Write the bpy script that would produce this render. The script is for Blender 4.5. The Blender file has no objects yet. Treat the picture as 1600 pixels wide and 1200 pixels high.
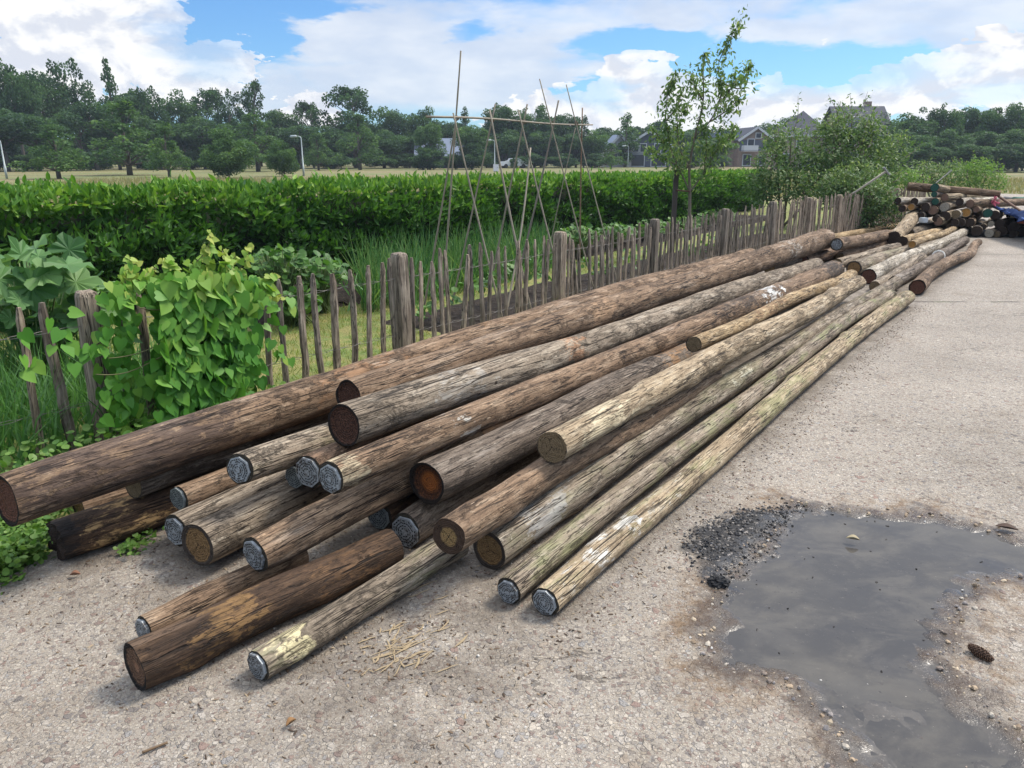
import bpy, bmesh, math, random
import numpy as np
from mathutils import Vector, Matrix, noise as mnoise

scene = bpy.context.scene
COL = scene.collection
RNG = random.Random(7)
NPR = np.random.default_rng(11)

# ------------------------------------------------------------------ camera frame
PITCH = math.radians(16.5); CAMH = 1.6; FPX = 1200.0
FW = np.array([0, math.cos(PITCH), -math.sin(PITCH)])
UP = np.array([0, math.sin(PITCH), math.cos(PITCH)])
RT = np.array([1.0, 0, 0]); CC = np.array([0, 0, CAMH])

def ray(px, py): return (px-800)/FPX*RT + (600-py)/FPX*UP + FW
def at_z(px, py, z=0.0):
    d = ray(px, py); t = (z-CAMH)/d[2]; return CC + d*t
def at_y(px, py, Y):
    d = ray(px, py); t = Y/d[1]; return CC + d*t
def depth_of(P): return float((np.array(P)-CC) @ FW)
def proj(P):
    v = np.array(P)-CC; z = v @ FW
    return 800+FPX*(v@RT)/z, 600-FPX*(v@UP)/z
TH = math.radians(35.4)
def st(s, t, z=0.0):          # along / across the direction the poles lie in
    return np.array([math.sin(TH)*s + math.cos(TH)*t, math.cos(TH)*s - math.sin(TH)*t, z])

# ------------------------------------------------------------------ objects
def link(o): COL.objects.link(o); return o
def tag(o, label=None, cat=None, group=None, kind=None):
    if label: o['label'] = label
    if cat: o['category'] = cat
    if group: o['group'] = group
    if kind: o['kind'] = kind
    return o
def empty(name, loc=(0,0,0), rot=None):
    o = bpy.data.objects.new(name, None); o.empty_display_size = .1
    o.location = loc
    if rot is not None: o.rotation_euler = rot
    return link(o)
def mesh_obj(name, me, parent=None, mats=()):
    o = bpy.data.objects.new(name, me)
    for m in mats: me.materials.append(m)
    if parent is not None: o.parent = parent
    return link(o)

def np_mesh(name, verts, faces, smooth=False, rnd=None, midx=None):
    """verts (N,3); faces: (M,k) int array or list of such arrays"""
    if not isinstance(faces, list): faces = [faces]
    faces = [np.asarray(f, np.int32) for f in faces if len(f)]
    me = bpy.data.meshes.new(name)
    verts = np.asarray(verts, np.float32)
    me.vertices.add(len(verts)); me.vertices.foreach_set('co', verts.ravel())
    lv = np.concatenate([f.ravel() for f in faces])
    cnt = np.concatenate([np.full(len(f), f.shape[1], np.int32) for f in faces])
    me.loops.add(len(lv)); me.loops.foreach_set('vertex_index', lv)
    me.polygons.add(len(cnt))
    starts = np.concatenate([[0], np.cumsum(cnt)[:-1]]).astype(np.int32)
    me.polygons.foreach_set('loop_start', starts)
    me.polygons.foreach_set('use_smooth', np.full(len(cnt), bool(smooth)))
    if midx is not None: me.polygons.foreach_set('material_index', np.asarray(midx, np.int32))
    me.update(calc_edges=True)
    if rnd is not None:
        a = me.attributes.new('rnd', 'FLOAT', 'FACE'); a.data.foreach_set('value', np.asarray(rnd, np.float32))
    me.validate()
    return me

def normalize(a): return a/np.maximum(np.linalg.norm(a, axis=-1, keepdims=True), 1e-9)

def frames(axis, nrm):
    """columns x=side, y=axis, z=normal"""
    y = normalize(axis); x = normalize(np.cross(y, nrm)); z = np.cross(x, y)
    return np.stack([x, y, z], axis=-1)

def scatter_mesh(name, tv, tf, pos, fr, size, rnd=None, smooth=False):
    """replicate a small template (verts tv, faces tf list) at N frames"""
    tv = np.asarray(tv, float); N = len(pos); m = len(tv)
    size = np.asarray(size, float)
    if size.ndim == 1: size = np.repeat(size[:, None], 3, 1)
    loc = tv[None]*size[:, None, :]
    V = np.einsum('nij,nmj->nmi', fr, loc) + np.asarray(pos)[:, None, :]
    if not isinstance(tf, list): tf = [tf]
    F = []; R = []
    if rnd is None: rnd = NPR.random(N)
    for f in tf:
        f = np.asarray(f)
        F.append((f[None] + (np.arange(N)*m)[:, None, None]).reshape(-1, f.shape[1]))
        R.append(np.repeat(rnd, len(f)))
    return np_mesh(name, V.reshape(-1, 3), F, smooth, np.concatenate(R))

class MB:
    """collects boxes, tubes and lathes in one mesh"""
    def __init__(s): s.v = []; s.q = []; s.t = []; s.n = 0; s.g = []
    def add(s, v, faces):
        v = np.asarray(v, float); s.v.append(v)
        for f in faces: s.g.append([i+s.n for i in f])
        s.n += len(v)
    def box(s, c, size, R=None):
        c = np.asarray(c, float); h = np.asarray(size, float)/2
        v = np.array([[x, y, z] for x in (-1, 1) for y in (-1, 1) for z in (-1, 1)])*h
        if R is not None: v = v @ np.asarray(R).T
        s.add(v+c, [(0,1,3,2),(4,6,7,5),(0,4,5,1),(2,3,7,6),(0,2,6,4),(1,5,7,3)])
    def tube(s, pts, rad, seg=8, cap=True):
        pts = np.asarray(pts, float); n = len(pts)
        rad = np.full(n, rad) if np.isscalar(rad) else np.asarray(rad, float)
        tang = np.gradient(pts, axis=0); tang = normalize(tang)
        ref = np.array([0, 0, 1.0]) if abs(tang[0, 2]) < .9 else np.array([1.0, 0, 0])
        a = normalize(np.cross(tang, ref)); b = np.cross(tang, a)
        th = np.arange(seg)/seg*2*math.pi
        v = pts[:, None, :] + rad[:, None, None]*(np.cos(th)[None, :, None]*a[:, None] + np.sin(th)[None, :, None]*b[:, None])
        F = []
        for i in range(n-1):
            for j in range(seg):
                k = (j+1) % seg
                F.append((i*seg+j, i*seg+k, (i+1)*seg+k, (i+1)*seg+j))
        if cap: F.append(tuple(range(seg))[::-1]); F.append(tuple((n-1)*seg+j for j in range(seg)))
        s.add(v.reshape(-1, 3), F)
    def poly_prism(s, poly, z0, z1):
        n = len(poly); v = [(x, y, z0) for x, y in poly]+[(x, y, z1) for x, y in poly]
        F = [tuple(range(n))[::-1], tuple(range(n, 2*n))]+[(i, (i+1) % n, n+(i+1) % n, n+i) for i in range(n)]
        s.add(v, F)
    def mesh(s, name, smooth=False):
        me = bpy.data.meshes.new(name)
        me.from_pydata(np.concatenate(s.v).tolist(), [], s.g)
        if smooth:
            for p in me.polygons: p.use_smooth = True
        me.update(); return me
    def build(s, name, mat, parent=None, smooth=False):
        return mesh_obj(name, s.mesh(name, smooth), parent, [mat] if mat else [])

# ------------------------------------------------------------------ node helpers
class NT:
    def __init__(s, nt): s.nt = nt; s.L = nt.links
    def n(s, t, **kw):
        nd = s.nt.nodes.new(t)
        for k, v in kw.items():
            if k in nd.inputs.keys() if isinstance(k, str) else False: pass
            setattr(nd, k, v)
        return nd
    def set(s, inp, v):
        if hasattr(v, 'is_output') or isinstance(v, bpy.types.NodeSocket): s.L.new(v, inp)
        elif v is not None: inp.default_value = v
    def math(s, op, a, b=None, c=None, clamp=False):
        nd = s.nt.nodes.new('ShaderNodeMath'); nd.operation = op; nd.use_clamp = clamp
        s.set(nd.inputs[0], a)
        if b is not None: s.set(nd.inputs[1], b)
        if c is not None: s.set(nd.inputs[2], c)
        return nd.outputs[0]
    def vmath(s, op, a, b=None, out=0):
        nd = s.nt.nodes.new('ShaderNodeVectorMath'); nd.operation = op
        s.set(nd.inputs[0], a)
        if b is not None: s.set(nd.inputs[1], b)
        return nd.outputs[out]
    def mix(s, f, a, b, blend='MIX', clamp=False):
        nd = s.nt.nodes.new('ShaderNodeMix'); nd.data_type = 'RGBA'; nd.blend_type = blend; nd.clamp_result = clamp
        s.set(nd.inputs[0], f)
        s.set(nd.inputs[6], (*a, 1) if isinstance(a, tuple) and len(a) == 3 else a)
        s.set(nd.inputs[7], (*b, 1) if isinstance(b, tuple) and len(b) == 3 else b)
        return nd.outputs[2]
    def mapping(s, vec, loc=(0,0,0), scale=(1,1,1), rot=(0,0,0)):
        nd = s.nt.nodes.new('ShaderNodeMapping')
        s.L.new(vec, nd.inputs[0]); nd.inputs[1].default_value = loc; nd.inputs[2].default_value = rot; nd.inputs[3].default_value = scale
        return nd.outputs[0]
    def noise(s, vec, scale, detail=4, rough=.55, dist=0.0, out=0):
        nd = s.nt.nodes.new('ShaderNodeTexNoise')
        s.L.new(vec, nd.inputs['Vector']); nd.inputs['Scale'].default_value = scale; nd.inputs['Detail'].default_value = detail
        nd.inputs['Roughness'].default_value = rough; nd.inputs['Distortion'].default_value = dist
        return nd.outputs[out]
    def voronoi(s, vec, scale, feature='F1', rand=1.0):
        nd = s.nt.nodes.new('ShaderNodeTexVoronoi'); nd.feature = feature
        s.L.new(vec, nd.inputs['Vector']); nd.inputs['Scale'].default_value = scale; nd.inputs['Randomness'].default_value = rand
        return nd
    def ramp(s, f, stops, interp='LINEAR'):
        nd = s.nt.nodes.new('ShaderNodeValToRGB'); cr = nd.color_ramp; cr.interpolation = interp
        while len(cr.elements) < len(stops): cr.elements.new(.5)
        while len(cr.elements) > len(stops): cr.elements.remove(cr.elements[-1])
        for e, (p, c) in zip(cr.elements, stops):
            e.position = p
            e.color = (c, c, c, 1) if not isinstance(c, tuple) else ((*c, 1) if len(c) == 3 else c)
        s.set(nd.inputs[0], f)
        return nd.outputs[0]
    def sstep(s, x, a, b):
        nd = s.nt.nodes.new('ShaderNodeMapRange'); nd.interpolation_type = 'SMOOTHSTEP'
        s.set(nd.inputs[0], x); nd.inputs[1].default_value = a; nd.inputs[2].default_value = b
        nd.inputs[3].default_value = 0; nd.inputs[4].default_value = 1
        return nd.outputs[0]
    def coord(s, which='Object'): 
        nd = s.nt.nodes.new('ShaderNodeTexCoord'); return nd.outputs[which]
    def attr(s, name, out='Fac'):
        nd = s.nt.nodes.new('ShaderNodeAttribute'); nd.attribute_name = name; return nd.outputs[out]
    def sep(s, v):
        nd = s.nt.nodes.new('ShaderNodeSeparateXYZ'); s.L.new(v, nd.inputs[0]); return nd.outputs
    def bump(s, h, strength=.5, dist=.01, normal=None):
        nd = s.nt.nodes.new('ShaderNodeBump'); s.set(nd.inputs['Height'], h)
        nd.inputs['Strength'].default_value = strength; nd.inputs['Distance'].default_value = dist
        if normal is not None: s.L.new(normal, nd.inputs['Normal'])
        return nd.outputs[0]

def new_mat(name):
    m = bpy.data.materials.new(name); m.use_nodes = True
    t = NT(m.node_tree); b = m.node_tree.nodes['Principled BSDF']
    b.inputs['Specular IOR Level'].default_value = .3
    return m, t, b

def simple_mat(name, col, rough=.7, metal=0, var=.25, scale=8, bump=.1, spec=.3):
    m, t, b = new_mat(name); b.inputs['Specular IOR Level'].default_value = spec
    c = t.coord()
    n = t.noise(c, scale, 5, .6)
    t.set(b.inputs['Base Color'], t.mix(n, tuple(x*(1-var) for x in col), tuple(min(1, x*(1+var)) for x in col)))
    b.inputs['Roughness'].default_value = rough; b.inputs['Metallic'].default_value = metal
    t.set(b.inputs['Normal'], t.bump(n, bump, .01))
    return m

def leaf_mat(name, cols, trans=.3, rough=.5, spec=.3, tcol=1.6, noise_scale=0):
    """per-leaf colour from the face attribute rnd"""
    m, t, b = new_mat(name)
    r = t.attr('rnd')
    stops = [(i/(len(cols)-1), c) for i, c in enumerate(cols)]
    col = t.ramp(r, stops)
    if noise_scale:
        n = t.noise(t.coord(), noise_scale, 2)
        col = t.mix(t.sstep(n, .35, .65), t.mix(.0, col, col), t.mix(1.0, col, (1.35, 1.25, .9), 'MULTIPLY'))
    t.set(b.inputs['Base Color'], col); b.inputs['Roughness'].default_value = rough
    b.inputs['Specular IOR Level'].default_value = spec
    tr = t.nt.nodes.new('ShaderNodeBsdfTranslucent')
    t.set(tr.inputs[0], t.mix(1.0, col, (tcol*1.05, tcol*1.1, tcol*.6), 'MULTIPLY'))
    mx = t.nt.nodes.new('ShaderNodeMixShader'); mx.inputs[0].default_value = trans
    t.L.new(b.outputs[0], mx.inputs[1]); t.L.new(tr.outputs[0], mx.inputs[2])
    t.L.new(mx.outputs[0], t.nt.nodes['Material Output'].inputs[0])
    return m

# ------------------------------------------------------------------ wood
WOODS = {   # dark, middle, light
 'brown': ((.080,.050,.031), (.230,.150,.092), (.39,.285,.19)),
 'red':   ((.080,.050,.033), (.245,.155,.098), (.42,.295,.195)),
 'grey':  ((.105,.080,.056), (.285,.225,.162), (.46,.39,.295)),
 'dgrey': ((.068,.051,.039), (.185,.143,.108), (.33,.275,.215)),
 'pale':  ((.150,.105,.064), (.375,.285,.180), (.56,.465,.33)),
 'straw': ((.180,.115,.055), (.420,.300,.165), (.60,.475,.30)),
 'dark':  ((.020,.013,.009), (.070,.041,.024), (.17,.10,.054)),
 'birch': ((.180,.145,.105), (.450,.390,.305), (.66,.61,.52)),
}
def wood_mat(name, kind, seed=0, green=0.0, flake=.3, cracks=1.0, patches=(), scale=1.0):
    m, t, b = new_mat(name)
    dk, md, lt = WOODS[kind]
    r = random.Random(seed); off = (r.uniform(0, 50), r.uniform(0, 50), r.uniform(0, 50))
    c0 = t.coord()
    c = t.mapping(c0, off)
    cs = t.mapping(c, scale=(.21, 1, 1))               # stretched along the pole
    cl = t.mapping(c, scale=(.075, 1, 1))
    blotch = t.noise(t.mapping(c, scale=(.45, 1, 1)), 5*scale, 6, .62)
    streak = t.noise(cs, 26*scale, 6, .65, .25)
    fine = t.noise(cl, 120*scale, 4, .7)
    col = t.mix(t.sstep(blotch, .34, .66), md, t.mix(.5, dk, md))
    col = t.mix(t.math('MULTIPLY', t.sstep(streak, .48, .72), .75), col, lt)
    col = t.mix(t.math('MULTIPLY', t.sstep(streak, .50, .26), .7), col, dk)
    col = t.mix(1.0, col, t.ramp(fine, [(.25, .42), (.42, .86), (.55, 1.0), (.78, 1.45)]), 'MULTIPLY')
    grit = t.noise(t.mapping(c, (6, 6, 6), (.45, 1, 1)), 150*scale, 3, .75)
    col = t.mix(1.0, col, t.ramp(grit, [(.28, .5), (.45, .95), (.7, 1.25)]), 'MULTIPLY')
    # dark weather stains and grey bleached zones with their own outlines
    st1 = t.noise(t.mapping(c, (3, 7, 1), (.22, 1, 1)), 7*scale, 5, .7)
    col = t.mix(t.math('MULTIPLY', t.sstep(st1, .58, .74), .75), col, tuple(x*.8 for x in dk))
    st2 = t.noise(t.mapping(c, (13, 2, 9), (.12, 1, 1)), 9*scale, 6, .65)
    col = t.mix(t.math('MULTIPLY', t.sstep(st2, .56, .70), .6), col, tuple((a*1.5+sum(lt)/3*.5)*.54 for a in lt))
    # bark left on in patches, with torn edges
    bkn = t.noise(t.mapping(c, (21, 6, 2), (.38, 1, 1)), 4.6*scale, 9, .70, .5)
    bkm = t.math('MULTIPLY', t.sstep(bkn, .565, .585), .82)
    bkc = t.noise(t.mapping(c, (2, 2, 9), (.55, 1, 1)), 48*scale, 6, .72)
    col = t.mix(bkm, col, t.mix(t.sstep(bkc, .36, .64), tuple(x*.75 for x in dk), tuple(a*.80 for a in md)))
    bke = t.math('MULTIPLY', t.sstep(t.math('ABSOLUTE', t.math('SUBTRACT', bkn, .560)), .012, .002), .55)
    col = t.mix(bke, col, tuple(x*.4 for x in dk))
    # bark flakes
    fl = t.noise(t.mapping(c, (5, 5, 5), (.5, 1, 1)), 38*scale, 5, .72, .6)
    flm = t.math('MULTIPLY', t.sstep(fl, .60, .66), t.sstep(t.noise(t.mapping(c, (9, 1, 4), (.5, 1, 1)), 4*scale, 3), .44, .60))
    flm = t.math('MULTIPLY', flm, flake*2.2, clamp=True)
    col = t.mix(flm, col, tuple(min(1, x*1.12) for x in lt))
    fd = t.math('MULTIPLY', t.sstep(fl, .40, .33), .55)
    col = t.mix(fd, col, dk)
    if green > 0:
        gn = t.noise(t.mapping(c, (2, 8, 3), (.3, 1, 1)), 6*scale, 5, .7)
        col = t.mix(t.math('MULTIPLY', t.sstep(gn, .47, .64), green), col, (.20, .22, .09))
    sx = t.sep(c0)
    pm_all = None
    for (x0, hw, pc, thr, amt) in patches:             # peeled or stained stretches of this pole
        jag = t.math('MULTIPLY', t.math('SUBTRACT', t.noise(t.mapping(c, (x0, 9, 2), (.6, 1, 1)), 16, 6, .7), .5), hw*2.6)
        w = t.sstep(t.math('ABSOLUTE', t.math('ADD', t.math('SUBTRACT', sx[0], x0), jag)), hw, hw*.2)
        pn = t.noise(t.mapping(c, (x0, 3, 6), (.4, 1, 1)), 14*scale, 6, .7)
        pm = t.math('MULTIPLY', t.math('MULTIPLY', t.sstep(t.math('MULTIPLY', pn, w), thr, thr+.09), amt), t.ramp(t.noise(t.mapping(c, (2, x0, 1), (.10, 1, 1)), 55*scale, 4, .7), [(.34, .15), (.50, 1.0)]))
        col = t.mix(pm, col, t.mix(t.sstep(streak, .35, .6), tuple(x*.6 for x in pc), pc))
    # drying cracks
    crn = t.noise(t.mapping(c, (1, 1, 1), (.035, 1, 1)), 15*scale, 3, .6, .12)
    cd = t.math('ABSOLUTE', t.math('SUBTRACT', crn, .5))
    cm = t.math('MULTIPLY', t.sstep(cd, .014, .003), t.sstep(t.noise(t.mapping(c, (4, 4, 4), (.3, 1, 1)), 6, 2), .40, .55))
    crn2 = t.noise(t.mapping(c, (11, 1, 5), (.05, 1, 1)), 42*scale, 3, .6, .1)
    cm2 = t.sstep(t.math('ABSOLUTE', t.math('SUBTRACT', crn2, .5)), .020, .004)
    col = t.mix(t.math('MULTIPLY', cm, .9*cracks, clamp=True), col, (.02, .015, .012))
    col = t.mix(t.math('MULTIPLY', cm2, .7*cracks, clamp=True), col, (.03, .022, .017))
    # knots
    kv = t.voronoi(t.mapping(c, (0, 0, 0), (.8, 1, 1)), 5.5*scale)
    km = t.math('MULTIPLY', t.sstep(kv.outputs['Distance'], .075, .05), t.sstep(t.sep(kv.outputs['Color'])[0], .55, .6))
    col = t.mix(t.math('MULTIPLY', km, .85), col, (.04, .025, .018))
    t.set(b.inputs['Base Color'], col)
    b.inputs['Roughness'].default_value = .82; b.inputs['Specular IOR Level'].default_value = .22
    h = t.math('ADD', t.math('MULTIPLY', streak, .6), t.math('MULTIPLY', fine, .35))
    h = t.math('SUBTRACT', h, t.math('MULTIPLY', cm, 1.3)); h = t.math('SUBTRACT', h, t.math('MULTIPLY', cm2, .5))
    h = t.math('ADD', h, t.math('MULTIPLY', bkm, t.math('ADD', .5, bkc))); h = t.math('ADD', h, t.math('MULTIPLY', flm, .35)); h = t.math('SUBTRACT', h, t.math('MULTIPLY', fd, .4))
    t.set(b.inputs['Normal'], t.bump(h, .9, .012))
    return m

def end_mat(name, kind, seed=0):
    """sawn end: object y,z run over a unit disc"""
    m, t, b = new_mat(name)
    r = random.Random(seed+500); off = (r.uniform(0, 30), r.uniform(0, 30), r.uniform(0, 30))
    c0 = t.coord(); s = t.sep(c0)
    c = t.mapping(c0, off)
    n = t.noise(c, 3.0, 5, .65)
    rad = t.math('SQRT', t.math('ADD', t.math('POWER', s[1], 2), t.math('POWER', s[2], 2)))
    rw = t.math('ADD', rad, t.math('MULTIPLY', t.math('SUBTRACT', n, .5), .16))
    rings = t.math('SINE', t.math('MULTIPLY', rw, 62))
    fine = t.noise(c, 16, 4, .7)
    ang = t.math('ARCTAN2', s[2], s[1])
    # short concentric splits between the growth rings
    dash = t.math('MULTIPLY', t.sstep(t.math('SINE', t.math('MULTIPLY', rw, 44)), .45, .9),
                  t.sstep(t.noise(c, 7, 3), .52, .60))
    if kind == 'rimmed':
        core = t.mix(t.sstep(fine, .3, .72), (.06, .032, .02), (.30, .17, .10))
        col = t.mix(t.sstep(rw, .72, .82), t.mix(t.sstep(rw, .28, .2), core, (.36, .19, .11)), (.020, .017, .016))
    elif kind == 'hollow':
        core = t.mix(t.sstep(fine, .35, .7), (.05, .018, .008), (.36, .12, .035))
        col = t.mix(t.sstep(rw, .30, .62), t.mix(.75, core, (.42, .13, .03)), t.mix(.6, core, (.05, .03, .022)))
        col = t.mix(t.sstep(rw, .77, .86), col, (.024, .019, .016))
    elif kind == 'darkhollow':
        core = t.mix(t.sstep(fine, .35, .7), (.035, .018, .013), (.17, .08, .05))
        col = t.mix(t.sstep(rw, .82, .90), core, (.020, .016, .014))
    elif kind == 'brown':
        core = t.mix(t.sstep(fine, .3, .75), (.16, .085, .035), (.40, .25, .11))
        col = t.mix(t.sstep(rw, .72, .80), core, (.070, .055, .044))
    elif kind == 'sawn':
        core = t.mix(t.sstep(fine, .3, .75), (.14, .10, .055), (.34, .245, .14))
        col = t.mix(t.sstep(rw, .86, .95), core, (.06, .05, .04))
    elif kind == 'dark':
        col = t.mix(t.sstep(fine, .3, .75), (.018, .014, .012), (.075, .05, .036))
    elif kind == 'crack':
        core = t.mix(t.sstep(fine, .3, .75), (.22, .13, .05), (.50, .34, .15))
        col = t.mix(t.sstep(rw, .42, .58), core, t.mix(fine, (.035, .022, .016), (.13, .08, .052)))
    elif kind == 'green':
        core = t.mix(t.sstep(fine, .3, .75), (.02, .065, .05), (.04, .15, .105))
        col = t.mix(t.sstep(rw, .84, .93), core, (.035, .035, .03))
    elif kind == 'orange':
        core = t.mix(t.sstep(fine, .3, .75), (.35, .17, .045), (.58, .32, .10))
        col = t.mix(t.sstep(rw, .80, .9), core, (.33, .27, .19))
    elif kind == 'red':
        core = t.mix(t.sstep(fine, .3, .75), (.07, .03, .02), (.22, .10, .065))
        col = t.mix(t.sstep(rw, .78, .88), core, (.02, .016, .014))
    elif kind == 'light':
        core = t.mix(t.sstep(fine, .3, .75), (.30, .26, .20), (.52, .47, .38))
        col = t.mix(t.sstep(rw, .88, .96), core, (.12, .10, .08))
    elif kind == 'pinkbrown':
        core = t.mix(t.sstep(fine, .3, .75), (.16, .095, .065), (.33, .21, .15))
        col = t.mix(t.sstep(rw, .86, .95), core, (.06, .045, .035))
    else:   # plate backing
        col = t.mix(t.sstep(fine, .3, .75), (.030, .026, .020), (.10, .085, .062))
    col = t.mix(t.math('MULTIPLY', t.sstep(rings, .2, 1), .28), col, (.02, .012, .008))
    if kind not in ('dark', 'plate', 'green'):
        col = t.mix(t.math('MULTIPLY', dash, .7), col, (.015, .01, .008))
    if kind in ('crack', 'sawn', 'light', 'brown'):    # radial shakes
        k = 4 if kind == 'crack' else 3
        wob = t.math('MULTIPLY', t.math('SUBTRACT', n, .5), 1.6)
        ra = t.math('ABSOLUTE', t.math('SINE', t.math('MULTIPLY', t.math('ADD', t.math('ADD', ang, wob), r.uniform(0, 3)), k/2)))
        w = t.math('MULTIPLY', ra, rad)
        col = t.mix(t.math('MULTIPLY', t.sstep(w, .05 if kind == 'crack' else .03, .01), .9), col, (.012, .009, .007))
    t.set(b.inputs['Base Color'], col); b.inputs['Roughness'].default_value = .85
    b.inputs['Specular IOR Level'].default_value = .2
    h = t.math('ADD', fine, t.math('MULTIPLY', rings, .15))
    h = t.math('SUBTRACT', h, dash)
    t.set(b.inputs['Normal'], t.bump(h, .8, .02))
    return m

# ------------------------------------------------------------------ poles
def log_mesh(Lg, r0, r1, seed, seg=40, dx=.045, rough=1.35, knots=7, steps=(), bend=.022, bow=(0, 0), taper_end=0.0, ragged=0.0):
    bend *= min(1, Lg/5); rr = random.Random(seed); n = int(min(220, max(6, Lg/dx)))
    xs = np.linspace(0, Lg, n)
    if n > 30:   # finer rings by the near end
        xs = Lg*np.linspace(0, 1, n)**1.25
    th = np.arange(seg)/seg*2*math.pi
    so = rr.uniform(0, 100)
    ph1, ph2 = rr.uniform(0, 6.28), rr.uniform(0, 6.28)
    kn = [(rr.uniform(.1, Lg), rr.uniform(0, 6.28), rr.uniform(.6, 1.5)) for _ in range(knots)]
    V = np.zeros((n, seg, 3))
    ov = rr.uniform(.0, .05); oa = rr.uniform(0, 3)
    rm = (r0+r1)/2
    for i, x in enumerate(xs):
        u = x/Lg
        base = r0+(r1-r0)*u
        cy = bend*math.sin(u*math.pi*2+ph1)*min(1, u*6)*min(1, (1-u)*6); cz = bend*.5*math.sin(u*math.pi*3+ph2)*min(1, u*6)*min(1, (1-u)*6)
        cy += bow[0]*math.sin(math.pi*u); cz += bow[1]*math.sin(math.pi*u)
        swell = 1+.035*rough*mnoise.noise(Vector((x*1.3, so, 0)))
        for j, a in enumerate(th):
            ca, sa = math.cos(a), math.sin(a)
            q = 1+ov*math.cos(2*a+oa)
            q += rough*.050*mnoise.noise(Vector((x*2.2+so, ca*1.3, sa*1.3)))
            q += rough*.022*mnoise.noise(Vector((x*5+so, ca*4.5, sa*4.5)))
            q += rough*.016*mnoise.noise(Vector((x*1.2+so, ca*13, sa*13)))
            for kx, ka, kw in kn:
                dxk = (x-kx)/(.075*kw)
                if abs(dxk) < 3:
                    da = math.atan2(math.sin(a-ka), math.cos(a-ka))/.55
                    q += .13*math.exp(-dxk*dxk-da*da)
            for sx, dr, w in steps:
                e = sx+.06*mnoise.noise(Vector((ca*3, sa*3, so)))+.03*mnoise.noise(Vector((ca*9, sa*9, so)))
                if x < e: q += dr*min(1, (e-x)/w+.0)*max(0, 1-max(0, (e-x)-.35)/1.2)
            rad = base*swell*q
            dxr = 0
            if ragged and i == 0: dxr = ragged*mnoise.noise(Vector((ca*4, sa*4, so)))
            if i == 0: rad *= .985
            V[i, j] = (x+dxr, cy+rad*ca, cz+rad*sa)
    idx = np.arange(n*seg).reshape(n, seg)
    F = np.stack([idx[:-1], np.roll(idx[:-1], -1, 1), np.roll(idx[1:], -1, 1), idx[1:]], -1).reshape(-1, 4)
    return np_mesh('pole_shaft', V.reshape(-1, 3), F, True), V[0], V[-1]

def end_mesh(rim, R, dish=0.0, ragged=0.0, seed=0, flip=False):
    """disc that fills a pole end; unit radius in y,z, x stays metric"""
    seg = len(rim); cen = rim.mean(0)
    rings = [1.0, .93, .86, .78, .68, .55, .4, .22]
    v = []; so = seed*3.7
    for k, f in enumerate(rings):
        for j in range(seg):
            p = cen+(rim[j]-cen)*f
            x = p[0]
            if f < .9: x = cen[0]+(rim[j][0]-cen[0])*f + dish*min(1, (.9-f)/.18)*(1 if not flip else -1)
            x += .004*mnoise.noise(Vector((p[1]*60, p[2]*60, so)))*(0 if k == 0 else 1)
            v.append((x, p[1]/R, p[2]/R))
    x = cen[0]+dish*(1 if not flip else -1)
    v.append((x, cen[1]/R, cen[2]/R))
    F4 = []; F3 = []
    for k in range(len(rings)-1):
        for j in range(seg):
            jj = (j+1) % seg
            q = (k*seg+j, (k+1)*seg+j, (k+1)*seg+jj, k*seg+jj)
            F4.append(q if not flip else q[::-1])
    k = len(rings)-1; c = len(v)-1
    for j in range(seg):
        q = (k*seg+j, c, k*seg+(j+1) % seg); F3.append(q if not flip else q[::-1])
    return np_mesh('pole_end', np.array(v), [np.array(F4), np.array(F3)], False)

def plate_mesh(var):
    """pressed octagonal end plate with rows of punched slots, unit radius in the y,z plane, facing -x"""
    V = []; F = []; MI = []
    def oct_(r, a0=math.pi/8): return [(r*math.cos(a0+k*math.pi/4), r*math.sin(a0+k*math.pi/4)) for k in range(8)]
    o = oct_(1.0)
    V += [(-.006, y, z) for y, z in o]+[(.004, y, z) for y, z in o]
    F.append(tuple(range(8))); MI.append(0)
    for k in range(8): F.append((k, 8+k, 8+(k+1) % 8, (k+1) % 8)); MI.append(0)
    rr = random.Random(var)
    def slot(cy, cz, ang, l, w):
        b = len(V); ca, sa = math.cos(ang), math.sin(ang)
        for a, bb in ((-l, -w), (l, -w), (l, w), (-l, w)):
            V.append((-.0085, cy+a*ca-bb*sa, cz+a*sa+bb*ca))
        F.append((b, b+1, b+2, b+3)); MI.append(1)
    for ri, r in enumerate((.84, .66, .47, .28)):
        n = (3, 3, 2, 1)[ri]
        corners = oct_(r)
        for k in range(8):
            p, q = np.array(corners[k]), np.array(corners[(k+1) % 8])
            ang = math.atan2(q[1]-p[1], q[0]-p[0])
            for i in range(n):
                f = (i+.5+(.25 if ri % 2 else -.1))/n
                if f > .97 or rr.random() < .13: continue
                c = p+(q-p)*f
                slot(c[0], c[1], ang+rr.uniform(-.35, .35), (.082, .070, .072, .075)[ri]*rr.uniform(.85, 1.15), .034)
    return np_mesh('end_plate', np.array(V), [np.array([f for f in F if len(f) == 8]), np.array([f for f in F if len(f) == 4])],
                   False, None, [m for f, m in zip(F, MI) if len(f) == 8]+[m for f, m in zip(F, MI) if len(f) == 4])

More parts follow.
